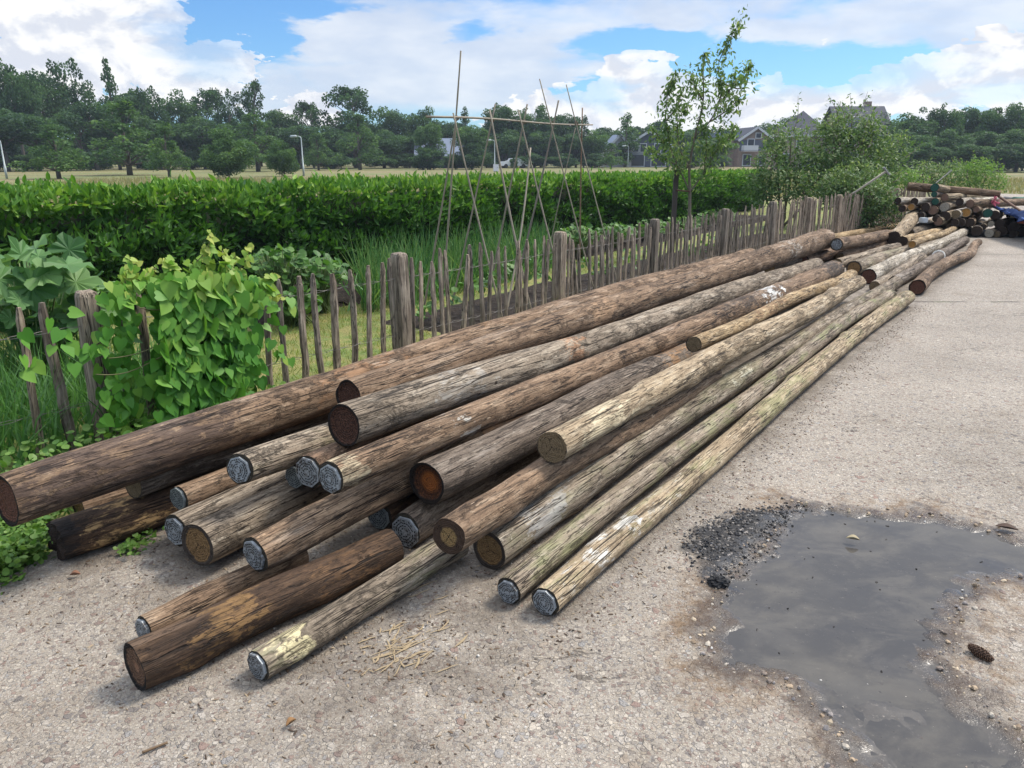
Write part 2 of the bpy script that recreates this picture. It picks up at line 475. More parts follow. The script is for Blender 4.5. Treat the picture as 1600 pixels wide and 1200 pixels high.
m_plate, _t, _b = new_mat('galvanised_plate')
_n = _t.noise(_t.coord(), 5, 5, .7)
_t.set(_b.inputs['Base Color'], _t.mix(_t.sstep(_n, .3, .7), (.20, .215, .225), (.37, .395, .41)))
_t.set(_b.inputs['Base Color'], _t.mix(_t.math('MULTIPLY', _t.sstep(_t.noise(_t.mapping(_t.coord(), (3, 8, 1)), 2.6, 6, .7), .52, .64), .75), _b.inputs['Base Color'].links[0].from_socket, (.075, .055, .038)))
_b.inputs['Metallic'].default_value = .35; _b.inputs['Roughness'].default_value = .55
m_plate_d, _t, _b = new_mat('dull_plate')
_n = _t.noise(_t.coord(), 5, 5, .7)
_t.set(_b.inputs['Base Color'], _t.mix(_t.sstep(_n, .3, .7), (.13, .145, .14), (.26, .28, .27)))
_b.inputs['Metallic'].default_value = .3; _b.inputs['Roughness'].default_value = .6
m_slot = simple_mat('slot_dark', (.012, .012, .013), .9)
PLATES = []
for _v in range(3):
    me = plate_mesh(_v); me.materials.append(m_plate); me.materials.append(m_slot); PLATES.append(me)
me = plate_mesh(9); me.materials.append(m_plate_d); me.materials.append(m_slot); PLATE_D = me
EM = {}
def get_end(kind, seed=0):
    k = (kind, seed % 4)
    if k not in EM: EM[k] = end_mat('end_'+kind, kind, seed % 4)
    return EM[k]
WM = {}

def place_pole(P0, P1, r0, r1, seed, wood, near='sawn', far='brown', label='', group=None, name='wooden_pole',
               seg=40, dx=.045, mat=None, rot_plate=None, both=True, **kw):
    P0 = np.asarray(P0, float); P1 = np.asarray(P1, float)
    x = normalize(P1-P0); Lg = float(np.linalg.norm(P1-P0))
    y = normalize(np.cross([0, 0, 1.0], x)); z = np.cross(x, y)
    R = Matrix(((x[0], y[0], z[0]), (x[1], y[1], z[1]), (x[2], y[2], z[2])))
    root = empty(name, P0, R.to_euler()); tag(root, label, 'log', group)
    me, rim0, rim1 = log_mesh(Lg, r0, r1, seed, seg, dx, **kw)
    mesh_obj('shaft', me, root, [mat or wood])
    kind = near
    plate = None
    if near in ('plate', 'dullplate', 'brownplate'):
        plate = near; kind = 'plate' if near != 'brownplate' else 'brown'
    dish = {'hollow': .022, 'darkhollow': .012, 'rimmed': .006, 'brown': .005, 'red': .010, 'orange': .012}.get(kind, .0)
    em = end_mesh(rim0, r0, dish, 0, seed); em.materials.append(get_end(kind, seed))
    e = mesh_obj('cut_end', em, root); e.scale = (1, r0, r0)
    if both:
        em = end_mesh(rim1, r1, 0, 0, seed+1, True); em.materials.append(get_end(far, seed+1))
        e = mesh_obj('cut_end', em, root); e.scale = (1, r1, r1)
    if plate:
        c = rim0.mean(0); rr = random.Random(seed)
        p = mesh_obj('end_plate', PLATES[seed % 3] if plate == 'plate' else PLATE_D, root)
        sc = r0*rr.uniform(.80, .91)
        p.location = (c[0]-.004, c[1]+rr.uniform(-.05, .05)*r0, c[2]+rr.uniform(-.06, .04)*r0)
        p.scale = (1, sc, sc); p.rotation_euler = (rr.uniform(0, 6.28), 0, 0)
    return root
# ================================================================== GROUND
WATER = [(1234,787),(1287,793),(1356,800),(1454,805),(1519,820),(1600,842),(1690,866),(1700,905),(1600,903),(1539,902),(1519,929),(1490,957),
         (1478,986),(1494,1018),(1446,1030),(1397,1047),(1336,1055),(1255,1051),(1161,1051),(1112,1034),(1112,994),(1121,941),(1125,904),(1173,868),(1210,827)]
MUD = [(1170,1025),(1234,1071),(1303,1128),(1328,1181),(1356,1215),(1400,1320),(1720,1320),(1600,1156),(1539,1103),(1490,1071),(1450,1010),(1340,990)]
CINDER = [(1085,828),(1150,800),(1245,790),(1215,824),(1185,860),(1145,888),(1122,915),(1105,905),(1098,880),(1072,858)]
def gpoly(pp): return np.array([at_z(x, y, 0)[:2] for x, y in pp])
def sdist(P, poly):
    """signed distance, positive inside"""
    d = np.full(len(P), 1e9); ins = np.zeros(len(P), bool); n = len(poly)
    for i in range(n):
        a, b = poly[i], poly[(i+1) % n]; ab = b-a
        t = np.clip(((P-a) @ ab)/(ab @ ab), 0, 1)
        d = np.minimum(d, np.linalg.norm(P-(a+t[:, None]*ab), axis=1))
        c = ((a[1] > P[:, 1]) != (b[1] > P[:, 1]))
        with np.errstate(divide='ignore', invalid='ignore'):
            xx = (b[0]-a[0])*(P[:, 1]-a[1])/(b[1]-a[1])+a[0]
        ins ^= c & (P[:, 0] < xx)
    return np.where(ins, d, -d)
gW, gM, gC = gpoly(WATER), gpoly(MUD), gpoly(CINDER)
def ss(x, a, b):
    u = np.clip((x-a)/(b-a), 0, 1); return u*u*(3-2*u)
def vnoise(P, f, seed=0.0): return np.array([mnoise.fractal(Vector((p[0]*f, p[1]*f, seed)), .8, 2.1, 4) for p in P])

def yard_edge(s): return -3.22-.055*np.clip(s-1, 0, 14)
s_ax = np.unique(np.concatenate([np.arange(-8, 1, .5), np.arange(1, 4.9, .016), np.arange(4.9, 8, .12), np.arange(8, 42.1, .6)]))
u_ax = np.unique(np.concatenate([np.arange(0, 2.0, .15), np.arange(2.0, 5.4, .016), np.arange(5.4, 8, .2), np.arange(8, 36, 1.0)]))
S, U = np.meshgrid(s_ax, u_ax, indexing='ij')
edge = yard_edge(S)
T = edge+U
sel = U <= .001
T = np.where(sel, T+.05*np.sin(S*3.1)+.03*np.sin(S*7.7), T)
X = math.sin(TH)*S+math.cos(TH)*T; Y = math.cos(TH)*S-math.sin(TH)*T
P2 = np.stack([X.ravel(), Y.ravel()], 1)
near = (P2[:, 0] > -.4) & (P2[:, 0] < 4.2) & (P2[:, 1] > .6) & (P2[:, 1] < 4.6)
Z = np.zeros(len(P2)); wet = np.zeros(len(P2)); stain = np.zeros(len(P2)); cind = np.zeros(len(P2)); trod = np.zeros(len(P2)); mudw = np.zeros(len(P2))
Q = P2[near]
nz = vnoise(Q, 7); nf = vnoise(Q, 30, 3); nb = vnoise(Q, 2.5, 8)
nh = vnoise(Q, 14, 6)
dW = sdist(Q, gW)+.06*nz+.035*nh+.018*nf; dM = sdist(Q, gM)+.07*nz+.04*nh+.015*nf; dC = sdist(Q, gC)+.05*nz+.02*nf
z = -.030*ss(dW, -.035, .22)-.0125*ss(dM, -.03, .14)
z = np.maximum(z, -.036) + .0065*nb*ss(np.maximum(dW, dM), 0, .2) + .0035*nz*ss(np.maximum(dW, dM), -.12, .0)
z += .009*ss(dC, -.02, .08)*(1+nf*.5) + .006*np.exp(-(np.maximum(dW, dM)+.05)**2/.0012)*(nz+.3)
Z[near] = z
wet[near] = ss(np.maximum(dW, dM), -.11, -.01); mudw[near] = ss(np.maximum(dM, dW), -.01, .07)
mm = np.maximum(dW, dM)
stain[near] = ss(mm+.06*nb, -.30, -.03)*(.75+.6*nb+.3*nz)
cind[near] = ss(dC, -.04, .05)
far_ = ~near
Z[far_] = 0.004*np.array([mnoise.noise(Vector((p[0]*.6, p[1]*.6, 0))) for p in P2[far_]])*0
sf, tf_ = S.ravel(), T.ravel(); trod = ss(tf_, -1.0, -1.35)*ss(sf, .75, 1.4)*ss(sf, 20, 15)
n1, n2 = S.shape
idx = np.arange(n1*n2).reshape(n1, n2)
F = np.stack([idx[:-1, :-1], idx[1:, :-1], idx[1:, 1:], idx[:-1, 1:]], -1).reshape(-1, 4)[:, ::-1]
V = np.concatenate([P2, Z[:, None]], 1)
# slab edge towards the garden
eb = V[idx[:, 0]].copy(); eb[:, 2] = -.12
base = len(V); V = np.concatenate([V, eb])
Fe = np.array([(idx[i, 0], base+i, base+i+1, idx[i+1, 0]) for i in range(n1-1)])
me = np_mesh('concrete_yard', V, [F, Fe], True)
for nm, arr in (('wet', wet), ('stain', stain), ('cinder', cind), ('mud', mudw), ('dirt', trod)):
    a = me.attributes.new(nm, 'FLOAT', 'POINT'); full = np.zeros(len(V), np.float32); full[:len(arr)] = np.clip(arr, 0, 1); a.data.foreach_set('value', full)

m, t, b = new_mat('exposed_aggregate')
c = t.coord()
wn = t.noise(c, 40, 2, .5, 0, 1)
wsc = t.vmath('SCALE', wn, None); wsc.node.inputs[3].default_value = .010; cc = t.vmath('ADD', c, wsc)
PEB = [(0, (.26, .235, .215)), (.10, (.36, .325, .29)), (.2, (.27, .20, .175)), (.28, (.43, .40, .365)), (.42, (.33, .285, .24)), (.50, (.20, .185, .18)),
       (.58, (.47, .43, .375)), (.7, (.38, .335, .28)), (.78, (.29, .285, .285)), (.86, (.46, .43, .39)), (.93, (.20, .155, .14)), (1, (.42, .35, .265))]
def pebbles(scale, lo):
    v = t.voronoi(cc, scale); e = t.voronoi(cc, scale, 'DISTANCE_TO_EDGE')
    r = t.sep(v.outputs['Color'])
    col = t.ramp(r[0], PEB, 'CONSTANT')
    pres = t.math('MULTIPLY', t.sstep(e.outputs['Distance'], .03, .14), t.math('GREATER_THAN', r[1], lo))
    return col, pres, r[2]
mort = t.mix(t.noise(c, 160, 4, .7), (.185, .165, .145), (.42, .385, .335))
c1, p1, h1 = pebbles(160, .30); c2, p2, h2 = pebbles(80, .55); c3, p3, h3 = pebbles(40, .88)
col = t.mix(t.math('MULTIPLY', p1, .8), mort, c1); col = t.mix(t.math('MULTIPLY', p2, .9), col, c2); col = t.mix(p3, col, c3)
big = t.noise(c, .9, 5, .6)
col = t.mix(1.0, col, t.ramp(big, [(.3, (.80, .765, .71)), (.7, (1.08, 1.035, .965))]), 'MULTIPLY')
col = t.mix(t.math('MULTIPLY', t.sstep(t.noise(c, 75, 4, .7), .58, .66), .55), col, (.085, .075, .066))
sp = t.noise(c, 9, 6, .75)
col = t.mix(t.math('MULTIPLY', t.sstep(sp, .60, .70), .40), col, (.12, .10, .085))
# slab joints with moss: lines across and along the poles
ob = t.sep(t.mapping(c, rot=(0, 0, TH)))   # x: across the poles, y: along
jw = t.math('MULTIPLY', t.math('SUBTRACT', t.noise(c, 14, 5, .7), .5), .10)
def joint(coordv, pos, w=.012):
    return t.sstep(t.math('ABSOLUTE', t.math('ADD', t.math('SUBTRACT', coordv, pos), jw)), w*2.2, w*.6)
wxy = t.sep(c)
j = t.math('MULTIPLY', joint(wxy[1], 8.72, .018), t.sstep(t.noise(c, 3.5, 4, .7), .38, .55))
j = t.math('MAXIMUM', j, t.math('MULTIPLY', joint(wxy[1], 13.2, .02), .6))
col = t.mix(t.math('MULTIPLY', j, .85), col, t.mix(t.sstep(t.noise(c, 5, 3), .5, .6), (.06, .05, .04), (.07, .09, .03)))
dirt = t.math('MULTIPLY', t.sstep(t.noise(t.mapping(c, (4, 1, 7)), 1.6, 7, .68), .53, .70), .38)
col = t.mix(dirt, col, t.mix(1.0, col, (.55, .49, .42), 'MULTIPLY'))
crk = t.sstep(t.math('ABSOLUTE', t.math('SUBTRACT', t.noise(t.mapping(c, (8, 3, 1)), .8, 7, .58, .5), .5)), .0035, .001)
col = t.mix(t.math('MULTIPLY', crk, t.math('MULTIPLY', t.sstep(t.noise(c, .7, 2), .5, .6), .7)), col, (.06, .05, .04))
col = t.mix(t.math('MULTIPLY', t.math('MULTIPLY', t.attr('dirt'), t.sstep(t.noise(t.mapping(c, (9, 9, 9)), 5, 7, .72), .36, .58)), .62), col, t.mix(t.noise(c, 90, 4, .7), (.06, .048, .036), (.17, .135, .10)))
stn = t.attr('stain'); we = t.attr('wet'); ci = t.attr('cinder'); mu = t.attr('mud')
col = t.mix(t.math('MULTIPLY', t.math('MULTIPLY', stn, t.sstep(t.noise(c, 11, 6, .75), .38, .62)), .95, clamp=True), col, t.mix(t.noise(c, 60, 4), (.115, .070, .038), (.25, .17, .10)))
mudc = t.mix(t.sstep(t.noise(c, 4.5, 7, .65), .35, .65), (.034, .031, .029), (.088, .078, .067))
mudc = t.mix(t.sstep(t.noise(c, 45, 6, .75), .55, .72), mudc, (.19, .165, .14))
mudc = t.mix(t.math('MULTIPLY', t.sstep(t.noise(c, 1.7, 4, .6), .53, .66), .45), mudc, (.15, .133, .112))
wetcol = t.mix(1.0, col, (.36, .33, .30), 'MULTIPLY')
col = t.mix(we, col, wetcol); col = t.mix(t.math('MULTIPLY', mu, t.sstep(t.noise(c, 24, 5, .75), .22, .42)), col, mudc)
col = t.mix(t.math('MULTIPLY', ci, t.sstep(t.noise(c, 22, 4, .7), .24, .42)), col, t.mix(t.noise(c, 150, 3), (.012, .012, .013), (.055, .052, .05)))
t.set(b.inputs['Base Color'], col)
t.set(b.inputs['Roughness'], t.math('SUBTRACT', .88, t.math('MULTIPLY', t.math('MAXIMUM', we, mu), .62)))
b.inputs['Specular IOR Level'].default_value = .35
h = t.math('ADD', t.math('MULTIPLY', t.math('MULTIPLY', p1, h1), .35), t.math('MULTIPLY', p2, .5)); h = t.math('ADD', h, t.math('MULTIPLY', p3, .7))
h = t.math('ADD', h, t.math('MULTIPLY', t.noise(c, 230, 3), .5)); h = t.math('SUBTRACT', h, t.math('MULTIPLY', j, 2.0))
h = t.math('MULTIPLY', h, t.math('SUBTRACT', 1.0, t.math('MAXIMUM', t.math('MULTIPLY', mu, .97), t.math('MULTIPLY', we, .70))))
t.set(b.inputs['Normal'], t.bump(h, 1.0, .006))
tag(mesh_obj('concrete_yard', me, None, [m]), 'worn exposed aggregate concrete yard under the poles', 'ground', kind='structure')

# water lying in the hollow
wp = gW; cen = wp.mean(0); grow = np.array([p+(p-cen)/np.linalg.norm(p-cen)*.20 for p in wp])
arm = [np.array(at_z(x, y, 0)[:2]) for x, y in [(1180,1040),(1250,1085),(1320,1150),(1345,1200),(1420,1330),(1700,1330),(1600,1170),(1500,1080),(1440,1040)]]
def water_sheet(poly, z, name, label):
    n = len(poly)
    me = bpy.data.meshes.new(name); me.from_pydata([(p[0], p[1], z) for p in poly], [], [tuple(range(n))[::-1]]); me.update()
    if me.polygons[0].normal.z < 0: me.flip_normals()
    tag(mesh_obj(name, me, None, [m_water]), label, 'puddle', kind='structure')
m_water, t, b = new_mat('puddle_water')      # murky standing water: silt hides the bottom
c = t.coord()
silt = t.noise(t.mapping(c, rot=(0, 0, -.5), scale=(1, 1.7, 1)), 4.2, 8, .66, .4)
wcol = t.mix(t.sstep(silt, .40, .68), (.050, .047, .045), (.086, .078, .067))
wcol = t.mix(t.math('MULTIPLY', t.sstep(t.noise(c, 1.5, 5, .6), .52, .68), .6), wcol, (.096, .088, .076))
wcol = t.mix(t.math('MULTIPLY', t.sstep(t.noise(c, 55, 5, .75), .60, .70), .45), wcol, (.15, .135, .115))
wcol = t.mix(t.math('MULTIPLY', t.sstep(t.noise(c, 38, 5, .75), .64, .70), .7), wcol, (.022, .021, .02))
t.set(b.inputs['Base Color'], wcol); b.inputs['Roughness'].default_value = .03; b.inputs['IOR'].default_value = 1.33; b.inputs['Specular IOR Level'].default_value = .5
t.set(b.inputs['Normal'], t.bump(t.noise(c, 9, 2, .5), .02, .01))
water_sheet([(.25, .9), (3.6, .9), (3.6, 3.75), (.9, 3.75), (.45, 3.2), (.25, 2.6)], -.0105, 'puddle_water', 'shallow muddy puddle in the broken concrete')

# loose stones
def ico(sub=1):
    bm = bmesh.new(); bmesh.ops.create_icosphere(bm, subdivisions=sub, radius=1.0)
    v = np.array([x.co[:] for x in bm.verts]); f = np.array([[q.index for q in p.verts] for p in bm.faces]); bm.free(); return v, f
iv, jf = ico(1)
iv = iv*(1+.22*np.sin(iv[:, [1]]*5+iv[:, [2]]*3))
def inpoly_points(poly, n, jit=.05):
    lo, hi = poly.min(0)-jit, poly.max(0)+jit; out = []
    while len(out) < n:
        p = NPR.uniform(lo, hi, (n*3, 2)); d = sdist(p, poly)
        keep = NPR.random(len(p)) < np.clip((d+jit)/jit/1.5, 0, 1)
        out += list(p[keep])
    return np.array(out[:n])
def ground_h(P):
    P = np.asarray(P); nz = vnoise(P, 7); nf = vnoise(P, 30, 3); nb = vnoise(P, 2.5, 8)
    dW = sdist(P, gW)+.035*nz+.012*nf; dM = sdist(P, gM)+.05*nz+.015*nf; dC = sdist(P, gC)+.05*nz+.02*nf
    z = -.030*ss(dW, -.035, .22)-.012*ss(dM, -.03, .12)
    z = np.maximum(z, -.036)+.009*ss(dC, -.02, .08)
    return z
def rand_frames(n, flat=False):
    a = normalize(NPR.normal(size=(n, 3))*([1, 1, .2] if flat else [1, 1, 1])); b_ = normalize(NPR.normal(size=(n, 3))+np.array([0, 0, 2.5 if flat else 0]))
    return frames(a, b_)
def stones(name, pts, smin, smax, cols, label, rough=.8):
    m, t, b = new_mat(name); t.set(b.inputs['Base Color'], t.ramp(t.attr('rnd'), [(i/len(cols), c) for i, c in enumerate(cols)], 'CONSTANT'))
    b.inputs['Roughness'].default_value = rough
    n = len(pts); s = smin*(smax/smin)**(NPR.random(n)**1.8)
    size = np.stack([s*NPR.uniform(.8, 1.4, n), s, s*NPR.uniform(.45, .8, n)], 1)
    z = ground_h(pts)+size[:, 2]*.45
    me = scatter_mesh(name, iv, jf, np.concatenate([pts, z[:, None]], 1), rand_frames(n, True), size)
    tag(mesh_obj(name, me, None, [m]), label, 'gravel', kind='stuff')
stones('cinder_gravel', np.concatenate([inpoly_points(gC, 1700, .05), inpoly_points(gC, 260, .20)]), .0022, .0085,
       [(.012, .012, .013), (.03, .03, .031), (.16, .14, .12), (.09, .08, .07), (.02, .018, .017), (.055, .055, .06), (.015, .015, .018), (.10, .095, .09), (.02, .02, .022), (.25, .22, .19)], 'black cinders and grit at the edge of the puddle', .6)
rim = []
allp = np.concatenate([gW, gM])
for poly in (gW, gM):
    for i in range(len(poly)):
        a, b_ = poly[i], poly[(i+1) % len(poly)]; k = max(1, int(np.linalg.norm(b_-a)*150))
        for _ in range(k): rim.append(a+(b_-a)*NPR.random()+NPR.normal(size=2)*.045)
rim = np.array(rim); rim = rim[np.maximum(sdist(rim, gW), sdist(rim, gM)) < .022]; rim = rim[(sdist(rim, gC) < 0) | (NPR.random(len(rim)) < .3)]
stones('rim_pebbles', rim, .0022, .0125, [(.36, .29, .20), (.26, .19, .125), (.40, .35, .28), (.25, .22, .2), (.36, .27, .18), (.2, .16, .13), (.45, .36, .25)], 'crumbled pebbles round the puddle rim')
sc_ = np.stack([NPR.uniform(-1.5, 2.6, 900), NPR.uniform(1.5, 5.5, 900)], 1)
stones('loose_grit', sc_, .0022, .007, [(.4, .36, .3), (.22, .19, .17), (.5, .47, .42), (.12, .10, .09), (.33, .26, .2)], 'scattered grit lying loose on the concrete')

m_bits = simple_mat('wet_bits', (.025, .021, .018), .6, 0, .5, 30)
bp = inpoly_points(gW, 34, .0); nb2 = len(bp)
me = scatter_mesh('bits', iv, jf, np.concatenate([bp, np.full((nb2, 1), -.0095)], 1), rand_frames(nb2, True), np.stack([NPR.uniform(.003, .011, nb2), NPR.uniform(.002, .006, nb2), NPR.uniform(.001, .003, nb2)], 1))
tag(mesh_obj('floating_bits', me, None, [m_bits]), 'dark bits of bark and grit floating on the puddle', 'debris', kind='stuff')
n_ = 900; s_ = NPR.uniform(1.2, 9.6, n_); t_ = -1.24+.02*s_*0+np.abs(NPR.normal(0, .10, n_))
cr1 = np.stack([math.sin(TH)*s_+math.cos(TH)*t_, math.cos(TH)*s_-math.sin(TH)*t_], 1)
s_ = NPR.uniform(.9, 2.6, 800); t_ = NPR.uniform(-3.1, -1.5, 800)
cr2 = np.stack([math.sin(TH)*s_+math.cos(TH)*t_, math.cos(TH)*s_-math.sin(TH)*t_], 1)
cr3 = np.stack([NPR.normal(at_z(630, 1010)[0], .16, 260), NPR.normal(at_z(630, 1010)[1], .14, 260)], 1)
crp = np.concatenate([cr1, cr2, cr3]); nc = len(crp)
m, t, b = new_mat('bark_crumb'); t.set(b.inputs['Base Color'], t.ramp(t.attr('rnd'), [(0, (.06, .04, .027)), (.3, (.12, .08, .05)), (.6, (.20, .145, .095)), (.85, (.30, .23, .15))], 'CONSTANT')); b.inputs['Roughness'].default_value = .9
me = scatter_mesh('crumbs', iv, jf, np.concatenate([crp, np.full((nc, 1), .0015)], 1), rand_frames(nc, True), np.stack([NPR.uniform(.003, .013, nc), NPR.uniform(.0015, .005, nc), NPR.uniform(.0008, .0025, nc)], 1))
tag(mesh_obj('bark_crumbs', me, None, [m]), 'small crumbs of bark shed on the concrete around the stack', 'debris', kind='stuff')
# ------------------------------------------------------------------ land
def disc_ground(name, R, z, mat, label, n=96, c=(0, 0)):
    rings = [0, 3, 8, 20, 45, 90, 180, 400, R]
    v = [(c[0], c[1], z)]
    for r in rings[1:]:
        for k in range(n): v.append((c[0]+r*math.cos(2*math.pi*k/n), c[1]+r*math.sin(2*math.pi*k/n), z))
    F = [(0, 1+k, 1+(k+1) % n) for k in range(n)]
    for i in range(len(rings)-2):
        for k in range(n): F.append((1+i*n+k, 1+(i+1)*n+k, 1+(i+1)*n+(k+1) % n, 1+i*n+(k+1) % n))
    me = bpy.data.meshes.new(name); me.from_pydata(v, [], F); me.update()
    return tag(mesh_obj(name, me, None, [mat]), label, 'ground', kind='structure')
m, t, b = new_mat('meadow')
c = t.coord()
n = t.noise(t.mapping(c, scale=(.35, 1, 1)), .12, 6, .6); n2 = t.noise(c, 2.5, 5, .7)
col = t.mix(t.sstep(n, .38, .62), (.205, .172, .085), (.135, .150, .055))
col = t.mix(t.sstep(n2, .35, .7), t.mix(1.0, col, (.72, .74, .7), 'MULTIPLY'), t.mix(1.0, col, (1.2, 1.15, 1.1), 'MULTIPLY'))
dist = t.sep(c)
col = t.mix(t.sstep(t.noise(c, .05, 4), .50, .58), col, t.mix(.5, col, (.15, .17, .06)))
t.set(b.inputs['Base Color'], col); b.inputs['Roughness'].default_value = .9
t.set(b.inputs['Normal'], t.bump(n2, .5, .2))
disc_ground('field', 900, -.07, m, 'dry hay meadow stretching to the tree line')

# garden: lawn sheet and dark beds, between fence and hedge
def sheet(name, pts, z, mat, label, cat='ground', sub=0):
    me = bpy.data.meshes.new(name); me.from_pydata([(p[0], p[1], z) for p in pts], [], [tuple(range(len(pts)))]); me.update()
    if me.polygons[0].normal.z < 0: me.flip_normals()
    return tag(mesh_obj(name, me, None, [mat]), label, cat, kind='structure')
m, t, b = new_mat('lawn')
c = t.coord(); n = t.noise(c, 3.5, 6, .7); n2 = t.noise(c, 40, 4, .7)
col = t.mix(t.sstep(n, .36, .64), (.24, .215, .075), (.13, .185, .045))
col = t.mix(1.0, col, t.ramp(n2, [(.25, .5), (.75, 1.4)]), 'MULTIPLY')
t.set(b.inputs['Base Color'], col); b.inputs['Roughness'].default_value = .9; t.set(b.inputs['Normal'], t.bump(n2, .8, .03))
m_lawn = m
L0 = [st(-8, -3.0), st(-8, -11.5), st(30, -11.5), st(30, -3.0)]
sheet('lawn', [(p[0], p[1]) for p in L0], -.03, m_lawn, 'short yellowish lawn of the vegetable garden')
m, t, b = new_mat('soil')
c = t.coord(); n = t.noise(c, 14, 6, .75); n2 = t.noise(c, 60, 4, .7)
t.set(b.inputs['Base Color'], t.mix(t.sstep(n, .3, .7), (.022, .016, .012), (.075, .055, .042))); b.inputs['Roughness'].default_value = .95
t.set(b.inputs['Normal'], t.bump(t.math('ADD', n, n2), 1.0, .06)); m_soil = m
def soil_bed(s0, s1, t0, t1, label):
    na, nb = int((s1-s0)/.12), int((t1-t0)/.12)+1
    sa = np.linspace(s0, s1, na); ta = np.linspace(t0, t1, nb)
    V = []; 
    for i, s in enumerate(sa):
        for k, tt in enumerate(ta):
            e = min(1, min(k, nb-1-k)/1.0, min(i, na-1-i)/1.0)
            p = st(s+.05*RNG.uniform(-1, 1), tt+.05*RNG.uniform(-1, 1)); p[2] = -.035+e*(.035+.035*RNG.random()); V.append(p)
    ix = np.arange(na*nb).reshape(na, nb)
    F = np.stack([ix[:-1, :-1], ix[:-1, 1:], ix[1:, 1:], ix[1:, :-1]], -1).reshape(-1, 4)
    me = np_mesh('soil_bed', np.array(V), F, False)
    if me.polygons[len(me.polygons)//2].normal.z < 0: me.flip_normals()
    tag(mesh_obj('soil_bed', me, None, [m_soil]), label, 'soil', kind='structure')
soil_bed(5.5, 17, -5.55, -4.42, 'dark bare soil bed behind the picket fence')
soil_bed(4.5, 22, -8.2, -6.5, 'dark soil bed in front of the hedge')

# grass blades of the lawn and rough edge
bl_v = np.array([(-.5, 0, 0), (.5, 0, 0), (.32, .55, .10), (-.32, .55, .10), (0, 1, .38)])
bl_f = [np.array([(0, 1, 2, 3)]), np.array([(3, 2, 4)])]
def blades(name, pts, hmin, hmax, w, mat, label, cat='grass', lean=.45, zz=-.03):
    n = len(pts); h = NPR.uniform(hmin, hmax, n)
    ax = normalize(np.stack([NPR.normal(0, lean, n), NPR.normal(0, lean, n), np.ones(n)], 1))
    nr = normalize(NPR.normal(size=(n, 3))*[1, 1, .1])
    pos = np.concatenate([pts, np.full((n, 1), zz)], 1)
    me = scatter_mesh(name, bl_v, bl_f, pos, frames(ax, nr), np.stack([np.full(n, w)*NPR.uniform(.7, 1.4, n), h, h], 1))
    return tag(mesh_obj(name, me, None, [mat]), label, cat, kind='stuff')
def st_pts(n, s0, s1, t0, t1, clump=0):
    s = NPR.uniform(s0, s1, n); tt = NPR.uniform(t0, t1, n)
    return np.stack([math.sin(TH)*s+math.cos(TH)*tt, math.cos(TH)*s-math.sin(TH)*tt], 1)
m_grass = leaf_mat('lawn_blades', [(.13, .18, .035), (.19, .24, .055), (.26, .25, .085), (.11, .17, .035), (.33, .29, .13)], .35)
m_tall = leaf_mat('tall_grass', [(.045, .12, .03), (.07, .17, .04), (.10, .21, .06), (.05, .13, .035)], .35)
pl = st_pts(26000, 2.5, 12, -8, -4.3); q = vnoise(pl, 1.2, 5); pl = pl[q > -.25]
def clear_bed(p):
    s = p[:, 0]*math.sin(TH)+p[:, 1]*math.cos(TH); tt = p[:, 0]*math.cos(TH)-p[:, 1]*math.sin(TH)
    return ~(((s > 5.4) & (s < 17.1) & (tt > -5.6) & (tt < -4.38)) | ((s > 4.5) & (tt < -6.5)))
pl = pl[clear_bed(pl)]
blades('lawn_grass', pl, .025, .075, .006, m_grass, 'short lawn grass seen through the pickets')
blades('tall_grass', st_pts(3600, .2, 2.95, -6.6, -4.25), .22, .62, .014, m_tall, 'lush tall grass behind the nearest pickets', lean=.35)
blades('verge_grass', st_pts(3000, -.5, 14, -4.3, -3.45), .03, .11, .008, m_tall, 'rough grass along the foot of the fence', lean=.6)
fpts = np.stack([NPR.uniform(-30, 45, 60000), NPR.uniform(13, 60, 60000)], 1)
tt_ = fpts[:, 0]*math.cos(TH)-fpts[:, 1]*math.sin(TH); ss_ = fpts[:, 0]*math.sin(TH)+fpts[:, 1]*math.cos(TH)
keep = (tt_ < -10.0) | (ss_ > 43); fpts = fpts[keep]
m_hay = leaf_mat('hay_blades', [(.205, .175, .085), (.145, .16, .055), (.27, .22, .12), (.175, .17, .07)], .3)
blades('field_grass', fpts, .15, .42, .035, m_hay, 'dry seeding meadow grass beyond the hedge', lean=.3, zz=-.07)

# small round weeds at the edge of the slab
rl_v = np.array([(0, 0, 0), (.42, .25, .06), (.5, .6, .03), (.25, .95, -.05), (-.25, .95, -.05), (-.5, .6, .03), (-.42, .25, .06), (0, .5, -.04)])
rl_f = [np.array([(0, 1, 7), (1, 2, 7), (2, 3, 7), (3, 4, 7), (4, 5, 7), (5, 6, 7), (6, 0, 7)])]
m_weed = leaf_mat('weed_leaves', [(.06, .14, .025), (.10, .20, .035), (.16, .26, .06), (.08, .17, .03)], .3)
def weeds(pts, hmax, smin, smax, label, dens=None):
    n = len(pts); hh = NPR.random(n)*hmax
    ax = normalize(np.stack([NPR.normal(size=n), NPR.normal(size=n), NPR.uniform(-.1, .9, n)], 1))
    nr = normalize(np.stack([NPR.normal(0, .6, n), NPR.normal(0, .6, n)-.3, np.ones(n)], 1))
    s = NPR.uniform(smin, smax, n)
    pos = np.concatenate([pts, (hh-.01)[:, None]], 1)
    me = scatter_mesh('weeds', rl_v, rl_f, pos, frames(ax, nr), s)
    tag(mesh_obj('ground_weeds', me, None, [m_weed]), label, 'weeds', kind='stuff')
wpts = []
